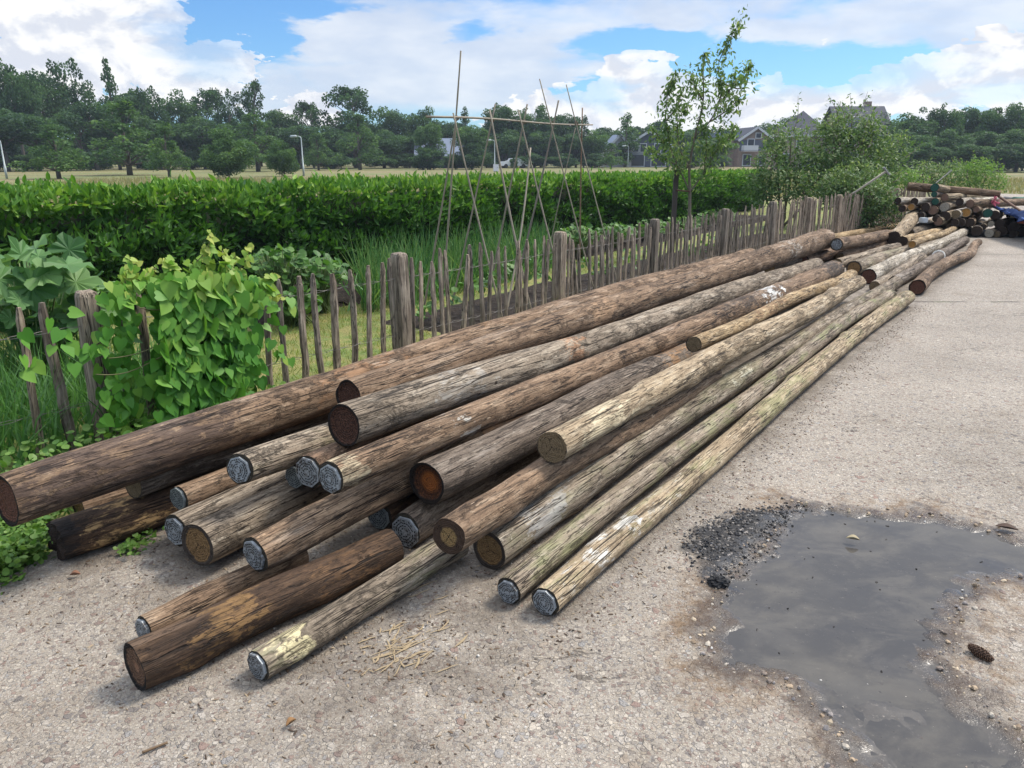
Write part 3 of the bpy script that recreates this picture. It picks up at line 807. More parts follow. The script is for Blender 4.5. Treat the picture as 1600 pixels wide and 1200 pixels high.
for _ in range(520):
    a = at_z(RNG.uniform(-60, 80), RNG.uniform(800, 925), 0)
    if RNG.random() < np.clip((95-(proj((a[0], a[1], 0))[0]) - max(0, proj((a[0], a[1], 0))[1]-870)*1.6)/60, 0, 1):
        k = RNG.randint(8, 22)
        for _ in range(k): wpts.append((a[0]+RNG.gauss(0, .035), a[1]+RNG.gauss(0, .035)))
weeds(np.array(wpts), .13, .012, .034, 'small leaved bright green weeds at the concrete edge under the big pole')
weeds(st_pts(3000, .3, 3.1, -4.25, -3.4), .20, .02, .05, 'leafy weeds along the foot of the nearest pickets')
weeds(st_pts(700, 4.6, 14, -4.2, -3.85), .07, .012, .035, 'low weeds between the poles and the fence')
ww = np.concatenate([np.stack([NPR.normal(c_[0], .03, 60), NPR.normal(c_[1], .03, 60)], 1) for c_ in (at_z(222, 845, 0), at_z(205, 862, 0), at_z(240, 850, 0))])
weeds(ww[:110], .05, .01, .03, 'sprig of weeds in the gap beside the dark pole')
# ================================================================== THE LONG STACK
# name: near px (x, y, radius), far px, heights, wood, near end, far end, label, extras
def W(kind, seed, **k): return dict(kind=kind, seed=seed, **k)
G1_ = 'poles in the long stack'
POLES = [
('L1',(8,783,42),(1172,405,16),.393,.235,W('brown',1,flake=.2),'red','brown','longest dark brown pole along the fence, its thick end cut by the left photo edge',dict(knots=6,bend=.0,bow=(0,.05))),
('L2',(545,621,28),(1288,373,16),.508,.350,W('brown',2,flake=.5),'darkhollow','brown','weathered brown pole with a broken bark step and a half hidden dark hollow end',dict(steps=[(3.4,.05,.05)],knots=6,bend=.008)),
('L3',(537,665,35),(1275,415,12),.492,.109,W('grey',3,flake=.35),'darkhollow','brown','thick grey pole with a black rimmed dark red end at the top of the stack',dict(knots=5)),
('L4',(517,747,28),(1302,424,17),.426,.144,W('brown',4,flake=.6),'plate','dark','pole with a plated end just below the black rimmed one, white flakes further along',dict(knots=8)),
('L5',(666,755,35),(1200,494,16),.279,.195,W('dgrey',5,flake=.3),'hollow','brown','thick dark grey pole with a rusty orange hollow end',dict(knots=4)),
('L6',(1084,538,12.5),(1330,430,9),.427,.103,W('straw',6,flake=.5),'sawn','brown','thin reddish bark pole on top, its small round end halfway along the stack',dict(knots=3)),
('L7',(862,699,29),(1340,442,12),.392,.216,W('pale',7,flake=.35),'sawn','brown','pale pole with a cracked olive brown end and a torn bark collar',dict(steps=[(.95,-.13,.04)],knots=9)),
('L8',(764,860,32),(1400,442,9.5),.082,.085,W('grey',8,green=.25,flake=.45),'brown','brown','stout grey pole with a tan end, third from the right on the ground',dict(knots=9,bow=(.035,.025))),
('L9',(795,923,22.5),(1392,461,8.5),.055,.119,W('grey',9,green=.55,flake=.3),'plate','brown','slim greenish pole with a plated end, wedged beside the rightmost pole',dict(knots=7,bow=(.065,.02))),
('L10',(852,940,24.5),(1417,465,11.5),.056,.090,W('pale',10,green=.5,flake=.9),'plate','brown','rightmost long pole, pale with peeling white flakes and a plated end',dict(knots=12,bow=(.05,.004))),
('F1',(404,1040,26),(715,850,22),.053,.060,W('grey',11,green=.5,flake=.4),'plate','brown','short greenish grey pole end nearest the wood splinters, plated and chipped pale at the tip',dict(rough=1.5)),
('F2',(210,1043,40),(612,855,30),.079,.078,W('dark',12,flake=.15),'rimmed','brown','very dark split pole with a black rimmed end, closest to the photographer',dict(rough=1.6)),
('F3',(226,985,24),(470,867,20),.055,.051,W('brown',13,flake=.3),'plate','brown','low brown pole half hidden behind the very dark split pole',dict(rough=1.6)),
('F4',(399,867,31),(740,690,27),.186,.245,W('brown',14,flake=.4),'plate','brown','light brown pole with a plated end resting on top of the very dark split pole',dict()),
('F5',(308,852,37),(600,715,29),.124,.097,W('grey',15,flake=.1,cracks=1.6),'brown','brown','thick silver grey cracked pole with a tan end and dark rim',dict(knots=2,rough=.7)),
('F5b',(275,829,27),(565,694,21),.134,.120,W('grey',16,flake=.2),'plate','brown','pole whose plated end shows just behind the silver grey cracked pole',dict()),
('F6',(280,779,21),(560,670,16),.215,.190,W('brown',17,flake=.5),'dullplate','brown','reddish brown pole with a dull dirty plate above the silver grey pole',dict()),
('F7',(375,733,26),(760,590,20),.398,.110,W('grey',18,green=.3,flake=.5),'plate','brown','mossy grey pole with a round plated end below the longest dark brown pole',dict(knots=4)),
('F8',(483,737,28),(860,560,20),.331,.289,W('red',19),'plate','brown','reddish pole with a bright plated end, left of the pole with white flakes',dict()),
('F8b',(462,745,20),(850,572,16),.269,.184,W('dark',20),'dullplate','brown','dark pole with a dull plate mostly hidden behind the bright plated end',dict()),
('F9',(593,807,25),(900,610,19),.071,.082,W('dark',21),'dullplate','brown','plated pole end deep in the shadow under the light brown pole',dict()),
('F10',(634,829,29),(930,640,20),.078,.081,W('dgrey',22),'plate','brown','grey brown pole with a plated end below the rusty orange hollow end',dict()),
('F11',(701,839,31),(1110,585,18),.251,.192,W('brown',23,flake=.4),'crack','brown','rough barked pole with a cross cracked end of pale heartwood',dict(rough=1.4)),
('G1',(88,846,34),(500,706,25),.089,.080,W('dark',24,flake=.5),'dark','brown','dark pole with a ragged black end beside the weeds',dict(ragged=.02,rough=1.5)),
('G2',(122,792,26),(500,672,22),.075,.081,W('brown',25),'brown','brown','pole on the ground in the gap under the longest dark brown pole',dict()),
('G3',(207,757,24),(620,610,20),.242,.211,W('dgrey',26),'sawn','brown','dark pole with a splintered yellow end tucked under the longest dark brown pole',dict()),
]
G2_ = 'poles in the second stack'
POLES2 = [
('M2b',(1202,420,9),(1322,383,8.5),.092,.097,W('grey',45),'sawn','brown','grey pole on the ground between the step barked pole and the black rimmed grey one',dict()),
('M13',(1366,447,8),(1441,402,7),.07,.085,W('grey',46),'sawn','brown','flat lying grey pole in the gap below the long white barked pole',dict()),
('M14',(1407,367,7),(1461,346,7),.09,.10,W('pale',47,flake=.8),'sawn','brown','pale pole just left of the smooth grey pole by the far heap',dict()),
('M1',(1307,382,9.8),(1411,363,8),.327,.135,W('brown',31,flake=.6),'plate','brown','pole of the second stack with a blue grey plated end facing the fence side',dict()),
('M2',(1254,408,10),(1345,383,8.5),.096,.097,W('red',32),'red','brown','reddish pole lying beneath the blue grey plated end',dict()),
('M3',(1288,374,6.5),(1412,352,5.2),.082,.076,W('straw',33),'sawn','brown','thin straw coloured pole nearest the fence shrubs',dict()),
('M3b',(1288,368,5),(1413,344.5,4),.062,.063,W('straw',34),'sawn','brown','thinnest straw pole right against the fence behind the straw coloured one',dict()),
('M4',(1334,419,12),(1428,389,9),.109,.097,W('grey',35,green=.3,flake=.6),'brown','brown','grey pole with a brown end just left of the long white barked pole',dict()),
('M5',(1357,432,12.2),(1513,360,6.3),.099,.078,W('birch',36,flake=.8),'red','light','long white barked pole in the middle of the second stack',dict(knots=9)),
('M6',(1433,449,12.5),(1528,379,6),.096,.072,W('brown',37),'red','brown','curved brown pole with a dark red end at the right foot of the second stack',dict(bend=.07)),
('M7',(1398,441,10),(1508,376,6.5),.080,.079,W('dgrey',38,flake=.6),'dark','dark','dark grey pole with a loop of white string round it',dict(knots=6)),
('M11',(1308,412,8),(1402,386,7),.077,.079,W('grey',39),'sawn','brown','grey pole between the reddish pole and the brown ended one',dict()),
('M11b',(1312,402,7),(1402,374,6),.071,.074,W('brown',40),'sawn','brown','slim brown pole under the two dark ends of the second stack',dict()),
('M8',(1425,382,6),(1518,347,5),.248,.080,W('straw',41,flake=.2),'orange','dark','thin yellow peeled pole above the long white barked one',dict(knots=3)),
('M10',(1410,377,8),(1466,362,7),.161,.093,W('straw',42,flake=.9),'dark','brown','shaggy barked pole with a dark end beside the leaning flaky pole',dict(rough=2.2)),
('M12',(1420,365,8),(1486,349.5,8.8),.105,.125,W('grey',43),'sawn','dark','smooth grey pole behind the thin yellow peeled pole',dict()),
('M9',(1396,372,10.5),(1438,330,10),.189,.442,W('pale',44,flake=1.0),'dark','sawn','flaky pole leaning up crosswise from the second stack to the heap behind',dict(rough=1.6)),
]
def pole_from(row, group, seg, dx):
    nm, a, b_, za, zb, w, ne, fe, label, kw = row
    A = at_z(a[0], a[1], za); B = at_z(b_[0], b_[1], zb)
    r0 = a[2]/FPX*depth_of(A); r1 = b_[2]/FPX*depth_of(B)
    def lx(px, py):
        best = None
        for u in np.linspace(0, 1, 200):
            x, y = proj(A+(B-A)*u); d = (x-px)**2+(y-py)**2
            if best is None or d < best[0]: best = (d, u)
        return best[1]*float(np.linalg.norm(B-A))
    P = []
    WH = (.56, .52, .45); PALE = (.60, .50, .33); OR = (.30, .18, .095); BLK = (.025, .02, .018)
    if nm == 'L4': P = [(lx(1190, 462), .75, (.80, .79, .74), .46, 1), (lx(1150, 480), 1.6, (.075, .06, .05), .42, .7), (lx(720, 655), .22, WH, .50, .9), (lx(530, 745), .18, PALE, .40, .8), (lx(1290, 425), 1.1, (.05, .042, .036), .30, .8)]
    if nm == 'L1': P = [(lx(760, 520), .35, OR, .48, .9), (lx(560, 600), .7, (.30, .17, .09), .42, .8), (lx(200, 690), .9, (.075, .052, .044), .34, .75)]
    if nm == 'L2': P = [(lx(930, 490), .5, (.42, .27, .16), .40, .8), (lx(1225, 388), .9, WH, .47, .55)]
    if nm == 'L3': P = [(lx(880, 545), .25, (.36, .20, .11), .42, .9), (lx(700, 600), .5, (.46, .42, .36), .46, .7)]
    if nm == 'L5': P = [(lx(1050, 560), .5, OR, .40, .95)]
    if nm == 'L6': P = [(lx(1200, 490), 1.2, OR, .42, .8)]
    if nm == 'L7': P = [(.45, .55, PALE, .36, .9)]
    if nm == 'L8': P = [(lx(1155, 590), .4, (.62, .57, .42), .44, .9), (lx(830, 800), .35, (.44, .42, .38), .42, .7)]
    if nm == 'L10': P = [(lx(930, 860), .7, (.68, .65, .58), .47, .95), (lx(1010, 790), .5, (.60, .56, .47), .5, .8)]
    if nm == 'F1': P = [(.10, .14, (.72, .62, .36), .40, .9)]
    if nm == 'F2': P = [(.28, .30, (.25, .145, .06), .44, .8), (.78, .25, (.19, .105, .05), .46, .6)]
    if nm == 'G1': P = [(.25, .35, (.46, .29, .13), .50, .95), (0, .10, BLK, .3, 1)]
    if nm == 'F4': P = [(.4, .7, (.42, .28, .17), .46, .8)]
    mat = wood_mat('wood_'+nm.lower(), w['kind'], w['seed'], w.get('green', 0), w.get('flake', .3), w.get('cracks', 1), P, 1.0 if seg > 30 else .8)
    root = place_pole(A, B, r0, r1, w['seed'], None, ne, fe, label, group, seg=seg, dx=dx, mat=mat, **kw)
    return root, A, B, r0, r1
PR = {}
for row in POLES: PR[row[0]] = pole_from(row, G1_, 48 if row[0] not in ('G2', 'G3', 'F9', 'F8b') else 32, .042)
for row in POLES2: PR[row[0]] = pole_from(row, G2_, 22, .09)
# string tied round the dark grey pole
r_, A, B, r0, r1 = PR['M7']; u = .52
x = normalize(B-A); y = normalize(np.cross([0, 0, 1.0], x)); z = np.cross(x, y); pc = A+(B-A)*u; rr_ = (r0+(r1-r0)*u)*1.10
loop = [pc+rr_*(math.cos(a)*y+math.sin(a)*z)+x*.03*math.sin(a*1.0) for a in np.linspace(0, 2*math.pi, 20)]
mb = MB(); mb.tube(loop, .012, 6); o = mb.build('string', simple_mat('string', (.7, .68, .62)), None)
o.parent = r_; bpy.context.view_layer.update(); o.matrix_parent_inverse = r_.matrix_world.inverted()

# ================================================================== THE FAR HEAP
PW = [wood_mat('heap_'+k, k, 60+i, green=.15, flake=.7, scale=.7) for i, k in enumerate(('grey', 'pale', 'brown', 'birch', 'dgrey', 'straw'))]
HEAP = [  # zoom px, radius px, end kind, wood, sideways yaw, length, label
(585,240,47,'green',1,20,2.2,'pole with a green painted end lying highest on the heap'),
(578,318,34,'green',4,14,2.2,'small green ended pole right under the highest green end'),
(165,395,42,'dark',3,30,2.5,'pale barked pole at the left of the heap by the shrub'),
(355,400,44,'dark',3,26,2.6,'light pole with a black end left of the green ended ones'),
(592,400,40,'green',1,8,2.4,'pole with a green end in the middle of the heap, above a brown end'),
(698,352,44,'pinkbrown',1,24,2.6,'pale pole with a pinkish brown end and light rim near the top of the heap'),
(870,405,44,'dark',3,20,2.4,'light barked pole with a black end right of the pinkish one'),
(985,425,48,'pinkbrown',2,28,2.8,'brown pole with a wide brown end at the right of the top row'),
(480,465,50,'dark',4,10,2.4,'dark ended pole in the shadow left of the middle green end'),
(563,500,52,'pinkbrown',2,6,2.4,'brown ended pole right below the middle green end'),
(695,460,54,'light',0,10,2.4,'split pole with a cracked pale end in the centre of the heap'),
(705,565,54,'dark',1,16,2.4,'pale pole with a dark end below the split pale end'),
(822,548,52,'sawn',3,14,2.4,'light pole with an olive end beside the orange one'),
(940,525,53,'orange',1,6,2.4,'pole with a bright orange end and pale rim'),
(1190,532,52,'green',3,-8,2.4,'pole with a bright green end at the right of the heap'),
(1270,555,54,'dark',3,4,2.4,'white barked pole with a black end right of the bright green end'),
(1056,490,34,'pinkbrown',2,8,2.2,'small brown ended pole below the wide brown end'),
(1225,655,34,'light',0,4,2.2,'small pole with a pale cream end under the bright green end'),
(1138,688,34,'dark',1,4,2.2,'small dark ringed pole left of the pale cream end'),
(1320,655,50,'dark',0,10,2.4,'grey pole with a dark end right of the pale cream end'),
(1473,695,60,'dark',4,14,2.6,'thick dark ended pole at the lower right beside the tarp'),
(1200,788,50,'light',0,10,2.3,'short grey pole with a light grey end at the front foot of the heap'),
(1286,790,36,'sawn',2,6,2.2,'small brown pole on the ground right of the light grey end'),
(1350,738,52,'dark',4,6,2.4,'dark ended pole on the ground between the small brown pole and the thick one'),
(1062,735,58,'dark',4,2,2.4,'thick black ended pole low in the heap by the thin yellow peeled pole'),
(1575,745,60,'dark',3,12,2.6,'light barked pole with a black end cut off by the right edge of the photo'),
(985,640,50,'dark',2,4,2.4,'dark pole behind the tip of the thin yellow peeled pole'),
(812,640,44,'dark',4,4,2.4,'dark pole in the deep shadow below the olive end'),
(625,625,50,'pinkbrown',1,22,2.0,'pale short pole low in the heap behind the smooth grey pole'),
(318,462,40,'orange',2,12,2.2,'orange brown pole below the black ended one at the left of the heap'),
(215,478,40,'dark',2,14,2.2,'dark brown pole under the leaves at the left of the heap'),
(1470,800,40,'dark',4,10,2.0,'dark pole on the ground under the thick dark ended one'),
(880,640,48,'dark',4,4,2.4,'black ended pole in the shadow under the orange end'),
(600,590,40,'dark',4,6,2.2,'dark pole hidden behind the white block'),
(420,560,44,'dark',4,10,2.2,'dark pole in the shadow behind the leaning flaky pole'),
]
HG = 'poles in the far heap'
for i, (zx, zy, zr, ek, wi, yaw, ln, label) in enumerate(HEAP):
    px, py = 1380+zx/7.273, 260+zy/7.273
    d = ray(px, py)
    # heap front leans back: y = 15.9 + .55 z
    # solve CC + d t with y = y0 + k z
    y0, k = 15.95, .55
    tt_ = (y0+k*CAMH)/(d[1]-k*d[2]); P = CC+d*tt_
    r = zr/7.273/FPX*depth_of(P)
    P[2] = max(P[2], r*1.0)
    az = math.atan2(d[0], d[1])+math.radians(yaw*.9)
    q = np.array([math.sin(az), math.cos(az), .0]); q[2] = -.02*(P[2] > .4)
    if zx == 585: q[2] = -.10
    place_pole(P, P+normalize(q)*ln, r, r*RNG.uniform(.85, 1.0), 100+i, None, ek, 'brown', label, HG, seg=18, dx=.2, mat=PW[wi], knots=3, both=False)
A = at_y(1418, 291, 17.2); B = at_y(1562, 303, 16.7)
place_pole(A, B, 6.2/FPX*depth_of(A), 5.2/FPX*depth_of(B), 150, None, 'sawn', 'brown', 'long brown pole lying crosswise on top of the far heap', HG, seg=20, dx=.15, mat=wood_mat('heap_top', 'brown', 77, flake=.5, scale=.8), knots=5)

# things lying with the heap
def dirframe(A, B):
    x = normalize(np.asarray(B)-np.asarray(A)); y = normalize(np.cross([0, 0, 1.0], x)); return np.stack([x, y, np.cross(x, y)], 1)
def stick(name, A, B, r, mat, label, cat, group=None, wob=.0):
    pts = np.linspace(A, B, 9); pts += np.array([[0, 0, wob*math.sin(u*3.1)] for u in np.linspace(0, 1, 9)])
    mb = MB(); mb.tube(pts, np.linspace(r, r*.85, 9), 8)
    c0 = pts[0].copy(); mb.v = [v-c0 for v in mb.v]
    o = mb.build(name, mat, None, True); o.location = c0; return tag(o, label, cat, group)
def board(name, A, B, w, h, mat, label, cat):
    A, B = np.asarray(A, float), np.asarray(B, float); R = dirframe(A, B); L = np.linalg.norm(B-A)
    mb = MB(); mb.box((0, 0, 0), (L, w, h), R); me = mb.mesh(name)
    bm = bmesh.new(); bm.from_mesh(me); bmesh.ops.bevel(bm, geom=bm.edges[:], offset=min(w, h)*.12, segments=1, affect='EDGES'); bm.to_mesh(me); bm.free()
    o = mesh_obj(name, me, None, [mat]); o.location = (A+B)/2; return tag(o, label, cat)
m_darkmetal = simple_mat('dark_steel', (.05, .05, .05), .5, .3)
m_rust = simple_mat('rusty_steel', (.13, .075, .05), .7, .1)
m_board = simple_mat('new_board', (.52, .36, .19), .7, var=.2, scale=20)
m_bluepaint = simple_mat('blue_paint', (.02, .06, .22), .5)
stick('metal_bar', at_y(1460, 288, 17.0), at_y(1487, 266, 17.6), .012, m_darkmetal, 'thin dark rod sticking up behind the highest green end', 'rod')
stick('prop_pole', at_y(1560, 306.5, 16.9), at_z(1612, 341, .45), .028, m_rust, 'thin rusty pole sloping down from the right end of the crosswise pole', 'pole')
stick('green_beam', at_z(1583, 311.5, .06), at_z(1640, 310.5, .06), .09, simple_mat('green_paint', (.03, .10, .07)), 'dark green beam on the yard at the right edge', 'beam')
stick('grey_beam', at_z(1570, 309, .05), at_z(1590, 311, .05), .06, simple_mat('grey_beam', (.22, .20, .18)), 'weathered grey beam lying flat on the yard beyond the heap', 'beam')
board('plank', at_z(1581, 333, .50), at_z(1640, 345, .42), .16, .06, m_board, 'light new plank lying over the blue tarp', 'plank')
board('upright_board', at_z(1583, 340, .38)+np.array([0, 0, 0]), at_z(1583, 340, .38)+np.array([.02, .05, .22]), .10, .05, simple_mat('cream_wood', (.62, .54, .38)), 'short cream coloured offcut standing at the end of the light plank', 'offcut')
board('timber_beam', at_z(1590, 345, .36), at_z(1645, 352, .3), .10, .08, simple_mat('redbrown_beam', (.28, .09, .05)), 'reddish brown timber below the light plank', 'timber')
stick('tarp_pole', at_z(1549, 321, .58), at_z(1620, 352, .40), .035, m_bluepaint, 'dark blue round bar along the tarp edge', 'bar')
pA = at_y(1443, 344, 15.75); mb = MB(); mb.box((0, 0, 0), (.13, .13, .10), dirframe((0, 0, 0), (.9, .15, 0)))
me = mb.mesh('block'); bm = bmesh.new(); bm.from_mesh(me); bmesh.ops.bevel(bm, geom=bm.edges[:], offset=.012, segments=2, affect='EDGES'); bm.to_mesh(me); bm.free()
o = mesh_obj('stone_block', me, None, [simple_mat('white_block', (.40, .43, .45), .8)]); o.location = pA; tag(o, 'small whitish block wedged at the front of the far heap', 'block')
pA = at_y(1555.5, 314.5, 16.6)
mb = MB()
for k in range(26):
    a = NPR.normal(size=3)*[.035, .03, .04]; mb.box(a, (.05, .008, .04), np.linalg.qr(NPR.normal(size=(3, 3)))[0])
o = mb.build('plastic_scrap', simple_mat('pink_plastic', (.55, .12, .17), .5)); o.location = pA; tag(o, 'crumpled pinkish red plastic scrap at the right end of the heap', 'scrap')
# blue tarp: crumpled sheet over the right shoulder of the heap
na, nb_ = 46, 30
c00, c10 = at_z(1554, 328, .52), at_z(1640, 353, .45); c01, c11 = at_z(1576, 349, .18), at_z(1640, 366, .10)
V = []
for i in range(na):
    for k in range(nb_):
        u, v = i/(na-1), k/(nb_-1)
        p = (c00*(1-u)+c10*u)*(1-v)+(c01*(1-u)+c11*u)*v
        f = mnoise.fractal(Vector((u*5, v*3.2, 2)), .9, 2, 5)
        p = p+np.array([.10*f, -.20*abs(mnoise.noise(Vector((u*9, v*3, 7))))*1.0, .12*f+.12*math.sin(math.pi*v)])
        V.append(p)
ix = np.arange(na*nb_).reshape(na, nb_)
F = np.stack([ix[:-1, :-1], ix[:-1, 1:], ix[1:, 1:], ix[1:, :-1]], -1).reshape(-1, 4)
me = np_mesh('tarp', np.array(V), F, True)
o = mesh_obj('tarpaulin', me, None, [simple_mat('blue_tarp', (.006, .018, .065), .8, 0, .4, 6, .1, .06)])
sm = o.modifiers.new('thick', 'SOLIDIFY'); sm.thickness = .006
tag(o, 'crumpled dark blue tarpaulin over the right side of the far heap', 'tarp')

# splinters, cone, leaf and charred lump on the concrete
m_spl = simple_mat('fresh_splinter', (.31, .235, .14), .9, var=.45, scale=14)
def splinter(px, py, ang, L, grp='fresh wood splinters on the concrete', label='pale fresh splinter of wood in the scatter beside the short greenish pole'):
    P = at_z(px, py, 0); L *= 1.0; n = 5; w = RNG.uniform(.0016, .0042)
    mb = MB(); pts = []
    for i in range(n):
        u = i/(n-1)-.5; pts.append((u*L, .003*math.sin(u*4+px), .004+.004*RNG.random()+.006*(abs(u)*RNG.random())))
    mb.tube(np.array(pts), [w*.35, w*.9, w, w*.8, w*.25], 5)
    o = mb.build('wood_splinter', m_spl); o.location = P; o.rotation_euler = (0, 0, ang); o.scale = (1, 1, .6)
    tag(o, label, 'splinter', grp)
for px, py, a, L in [(612,985,1.35,.07),(620,990,1.3,.08),(618,1005,1.0,.10),(600,1018,.5,.09),(628,1018,.55,.13),(640,1003,.75,.11),(650,1008,.6,.12),
                     (610,1040,.8,.10),(635,1028,.9,.09),(598,1045,.4,.06),(622,1048,1.1,.07),(655,1022,.3,.06),(590,1030,1.2,.05),(645,995,.5,.06),(615,1025,1.6,.07),(630,1008,.15,.08),(607,1008,1.9,.06),(641,1040,.25,.05)]:
    splinter(px, py, a+.15, L)
for _k in range(34): splinter(627+RNG.gauss(0, 34), 1012+RNG.gauss(0, 30), RNG.gauss(.8, .6), RNG.uniform(.015, .085))
for px, py, a, L in [(655,920,.75,.09),(668,914,.7,.10),(662,926,.8,.07),(690,935,.5,.06),(645,932,.6,.05)]:
    splinter(px, py, a, L, 'splinters in the shadow of the stack', 'pale splinter in the shadow where the short greenish pole enters the stack')
# twig on the concrete at the lower left
stick('twig', at_z(222, 1176, .008), at_z(262, 1160, .008), .004, simple_mat('twig', (.14, .09, .05)), 'thin brown twig lying on the concrete at the bottom left', 'twig')
# pine cone
P = at_z(1530, 1026, .0); V = []; 
cone = empty('pine_cone', P, (0, math.radians(4), math.radians(-62))); tag(cone, 'dark brown pine cone lying right of the puddle', 'pine cone')
mb = MB(); mb.tube(np.array([(u*.085-.0425, 0, .016) for u in np.linspace(0, 1, 9)]), [.004, .010, .013, .014, .0135, .012, .010, .007, .003], 10)
mb.build('core', simple_mat('cone_core', (.05, .028, .018)), cone)
mb = MB()
for i in range(90):
    u = i/90; a = i*2.4; r = .015*math.sin(math.pi*(.08+.86*u))**.7
    c = np.array([u*.08-.04, r*math.cos(a), .016+r*math.sin(a)])
    ax = np.array([.5, math.cos(a), math.sin(a)]); ax /= np.linalg.norm(ax)
    sd = np.cross(ax, [1, 0, 0]); sd /= np.linalg.norm(sd); nn = np.cross(sd, ax)
    mb.box(c, (.008, .009, .002), np.stack([ax, sd, nn], 1))
mb.build('scales', simple_mat('cone_scale', (.09, .05, .03), .8, 0, .5, 60), cone)
# charred lump in the puddle edge
bm = bmesh.new(); bmesh.ops.create_icosphere(bm, subdivisions=4, radius=1)
for v in bm.verts:
    n = mnoise.fractal(v.co*2.2, .8, 2, 5); v.co *= 1+.35*n; v.co.x *= .040; v.co.y *= .030; v.co.z *= .026
me = bpy.data.meshes.new('lump'); bm.to_mesh(me); bm.free()
o = mesh_obj('charred_lump', me, None, [simple_mat('char', (.012, .012, .013), .7, 0, .4, 40)]); P = at_z(1122, 913, 0); o.location = (P[0], P[1], .006)
tag(o, 'black charred lump at the left edge of the puddle', 'lump')
def dead_leaf(px, py, L, rot, label, col):
    n = 9; V = []
    for i in range(n):
        u = i/(n-1); w = .42*math.sin(math.pi*u)**.8*L
        for k in (-1, 0, 1): V.append(((u-.5)*L, k*w*.5, .012+.016*abs(k)*math.sin(u*3)+.02*(u-.5)**2*L*10*.3))
    ix = np.arange(n*3).reshape(n, 3); F = np.stack([ix[:-1, :-1], ix[1:, :-1], ix[1:, 1:], ix[:-1, 1:]], -1).reshape(-1, 4)
    me = np_mesh('dead_leaf', np.array(V), F, True); o = mesh_obj('dead_leaf', me, None, [simple_mat('dead_leaf_'+str(px), col, .7)])
    s = o.modifiers.new('t', 'SOLIDIFY'); s.thickness = .0012
    P = at_z(px, py, 0); o.location = P; o.rotation_euler = (0, 0, rot); tag(o, label, 'leaf')
dead_leaf(1572, 829, .09, -.5, 'curled dark leaf at the far rim of the puddle', (.05, .028, .02))
dead_leaf(1332, 846, .055, -.4, 'pale floating leaf sliver on the puddle', (.32, .27, .17))
dead_leaf(118, 902, .04, .2, 'small reddish dead leaf beside the weeds at the left', (.20, .10, .06))
dead_leaf(455, 1135, .035, .9, 'tiny brown dead leaf on the concrete at the bottom', (.22, .12, .05))

# ================================================================== FENCE
m_pick = wood_mat('paling', 'grey', 90, green=.10, flake=.25, scale=1.6)
# palings stand upright, so their grain follows z
def paling_mat(name, tint, seed):
    m, t, b = new_mat(name); r = random.Random(seed)
    oi = t.nt.nodes.new('ShaderNodeObjectInfo')
    c = t.vmath('ADD', t.coord(), t.vmath('SCALE', oi.outputs['Location'], None))
    cs = t.mapping(c, scale=(1, 1, .07)); n = t.noise(cs, 60, 6, .7, .2); n2 = t.noise(c, 7, 4, .6); n3 = t.noise(t.mapping(c, scale=(1, 1, .03)), 35, 3, .6)
    dk, md, lt = (.095, .075, .058), (.275, .23, .182), (.46, .405, .335)
    col = t.mix(t.sstep(n, .36, .62), dk, md); col = t.mix(t.sstep(n, .58, .78), col, lt)
    col = t.mix(t.math('MULTIPLY', t.sstep(n2, .5, .68), .5), col, (.10, .075, .055))
    col = t.mix(t.math('MULTIPLY', t.sstep(t.noise(c, 11, 4, .7), .56, .7), .35), col, (.17, .18, .10))
    col = t.mix(1.0, col, t.ramp(oi.outputs['Random'], [(0, (.88, .87, .86)), (.5, (1.15, 1.11, 1.07)), (1, (1.38, 1.29, 1.18))]), 'MULTIPLY')
    col = t.mix(t.sstep(t.math('ABSOLUTE', t.math('SUBTRACT', n3, .5)), .02, .005), col, (.02, .016, .013))
    t.set(b.inputs['Base Color'], col); b.inputs['Roughness'].default_value = .85
    t.set(b.inputs['Normal'], t.bump(n, .8, .006)); return m
m_pale = paling_mat('chestnut_paling', None, 1)
FT = [(-260, 505), (130, 455), (625, 395), (873, 362), (1023, 342), (1132, 326), (1209, 315), (1266, 308.5), (1312, 304), (1358, 298.5), (1402, 294), (1446, 290)]
FP = [at_z(x, y, .89)[:2] for x, y in FT]
FP[0] = FP[1]+(FP[1]-FP[2])*1.0
fence = empty('picket_fence', (FP[1][0], FP[1][1], 0)); tag(fence, 'weathered grey split paling fence with wire between garden and yard', 'fence')
FB = np.array(fence.location)
def paling_mesh(seed, w, d, h):
    r = random.Random(seed); n = 12; V = []; seg = 8
    bx, by = r.uniform(-.022, .022), r.uniform(-.02, .02); ph = r.uniform(0, 6)
    shp = [1+.25*r.uniform(-1, 1) for _ in range(seg)]
    tip = r.uniform(.05, .12)
    for i in range(n):
        u = (i/(n-1))**.8 if i < n-1 else 1; z = -.06+(h+.06)*u
        f = 1-.12*u
        if z > h-tip: f *= max(.5, 1-(z-(h-tip))/tip*.42)
        ox = bx*math.sin(u*2.8+ph)+.004*r.uniform(-1, 1); oy = by*math.sin(u*3.3+ph*2)
        for k in range(seg):
            a = 2*math.pi*(k+.5)/seg; q = shp[k]*(1+.10*r.uniform(-1, 1))
            V.append((ox+w/2*f*q*math.cos(a)*1.1, oy+d/2*f*q*math.sin(a)*1.1, z))
    ix = np.arange(n*seg).reshape(n, seg)
    F = np.stack([ix[:-1], np.roll(ix[:-1], -1, 1), np.roll(ix[1:], -1, 1), ix[1:]], -1).reshape(-1, 4)
    c = len(V); V.append((V[-1][0]*.5+V[-5][0]*.5, V[-1][1]*.5+V[-5][1]*.5, h+.004)); top = ix[-1]
    F3 = np.array([(top[k], top[(k+1) % seg], c) for k in range(seg)])
    me = np_mesh('picket', np.array(V), [F, F3], False); me.materials.append(m_pale); return me
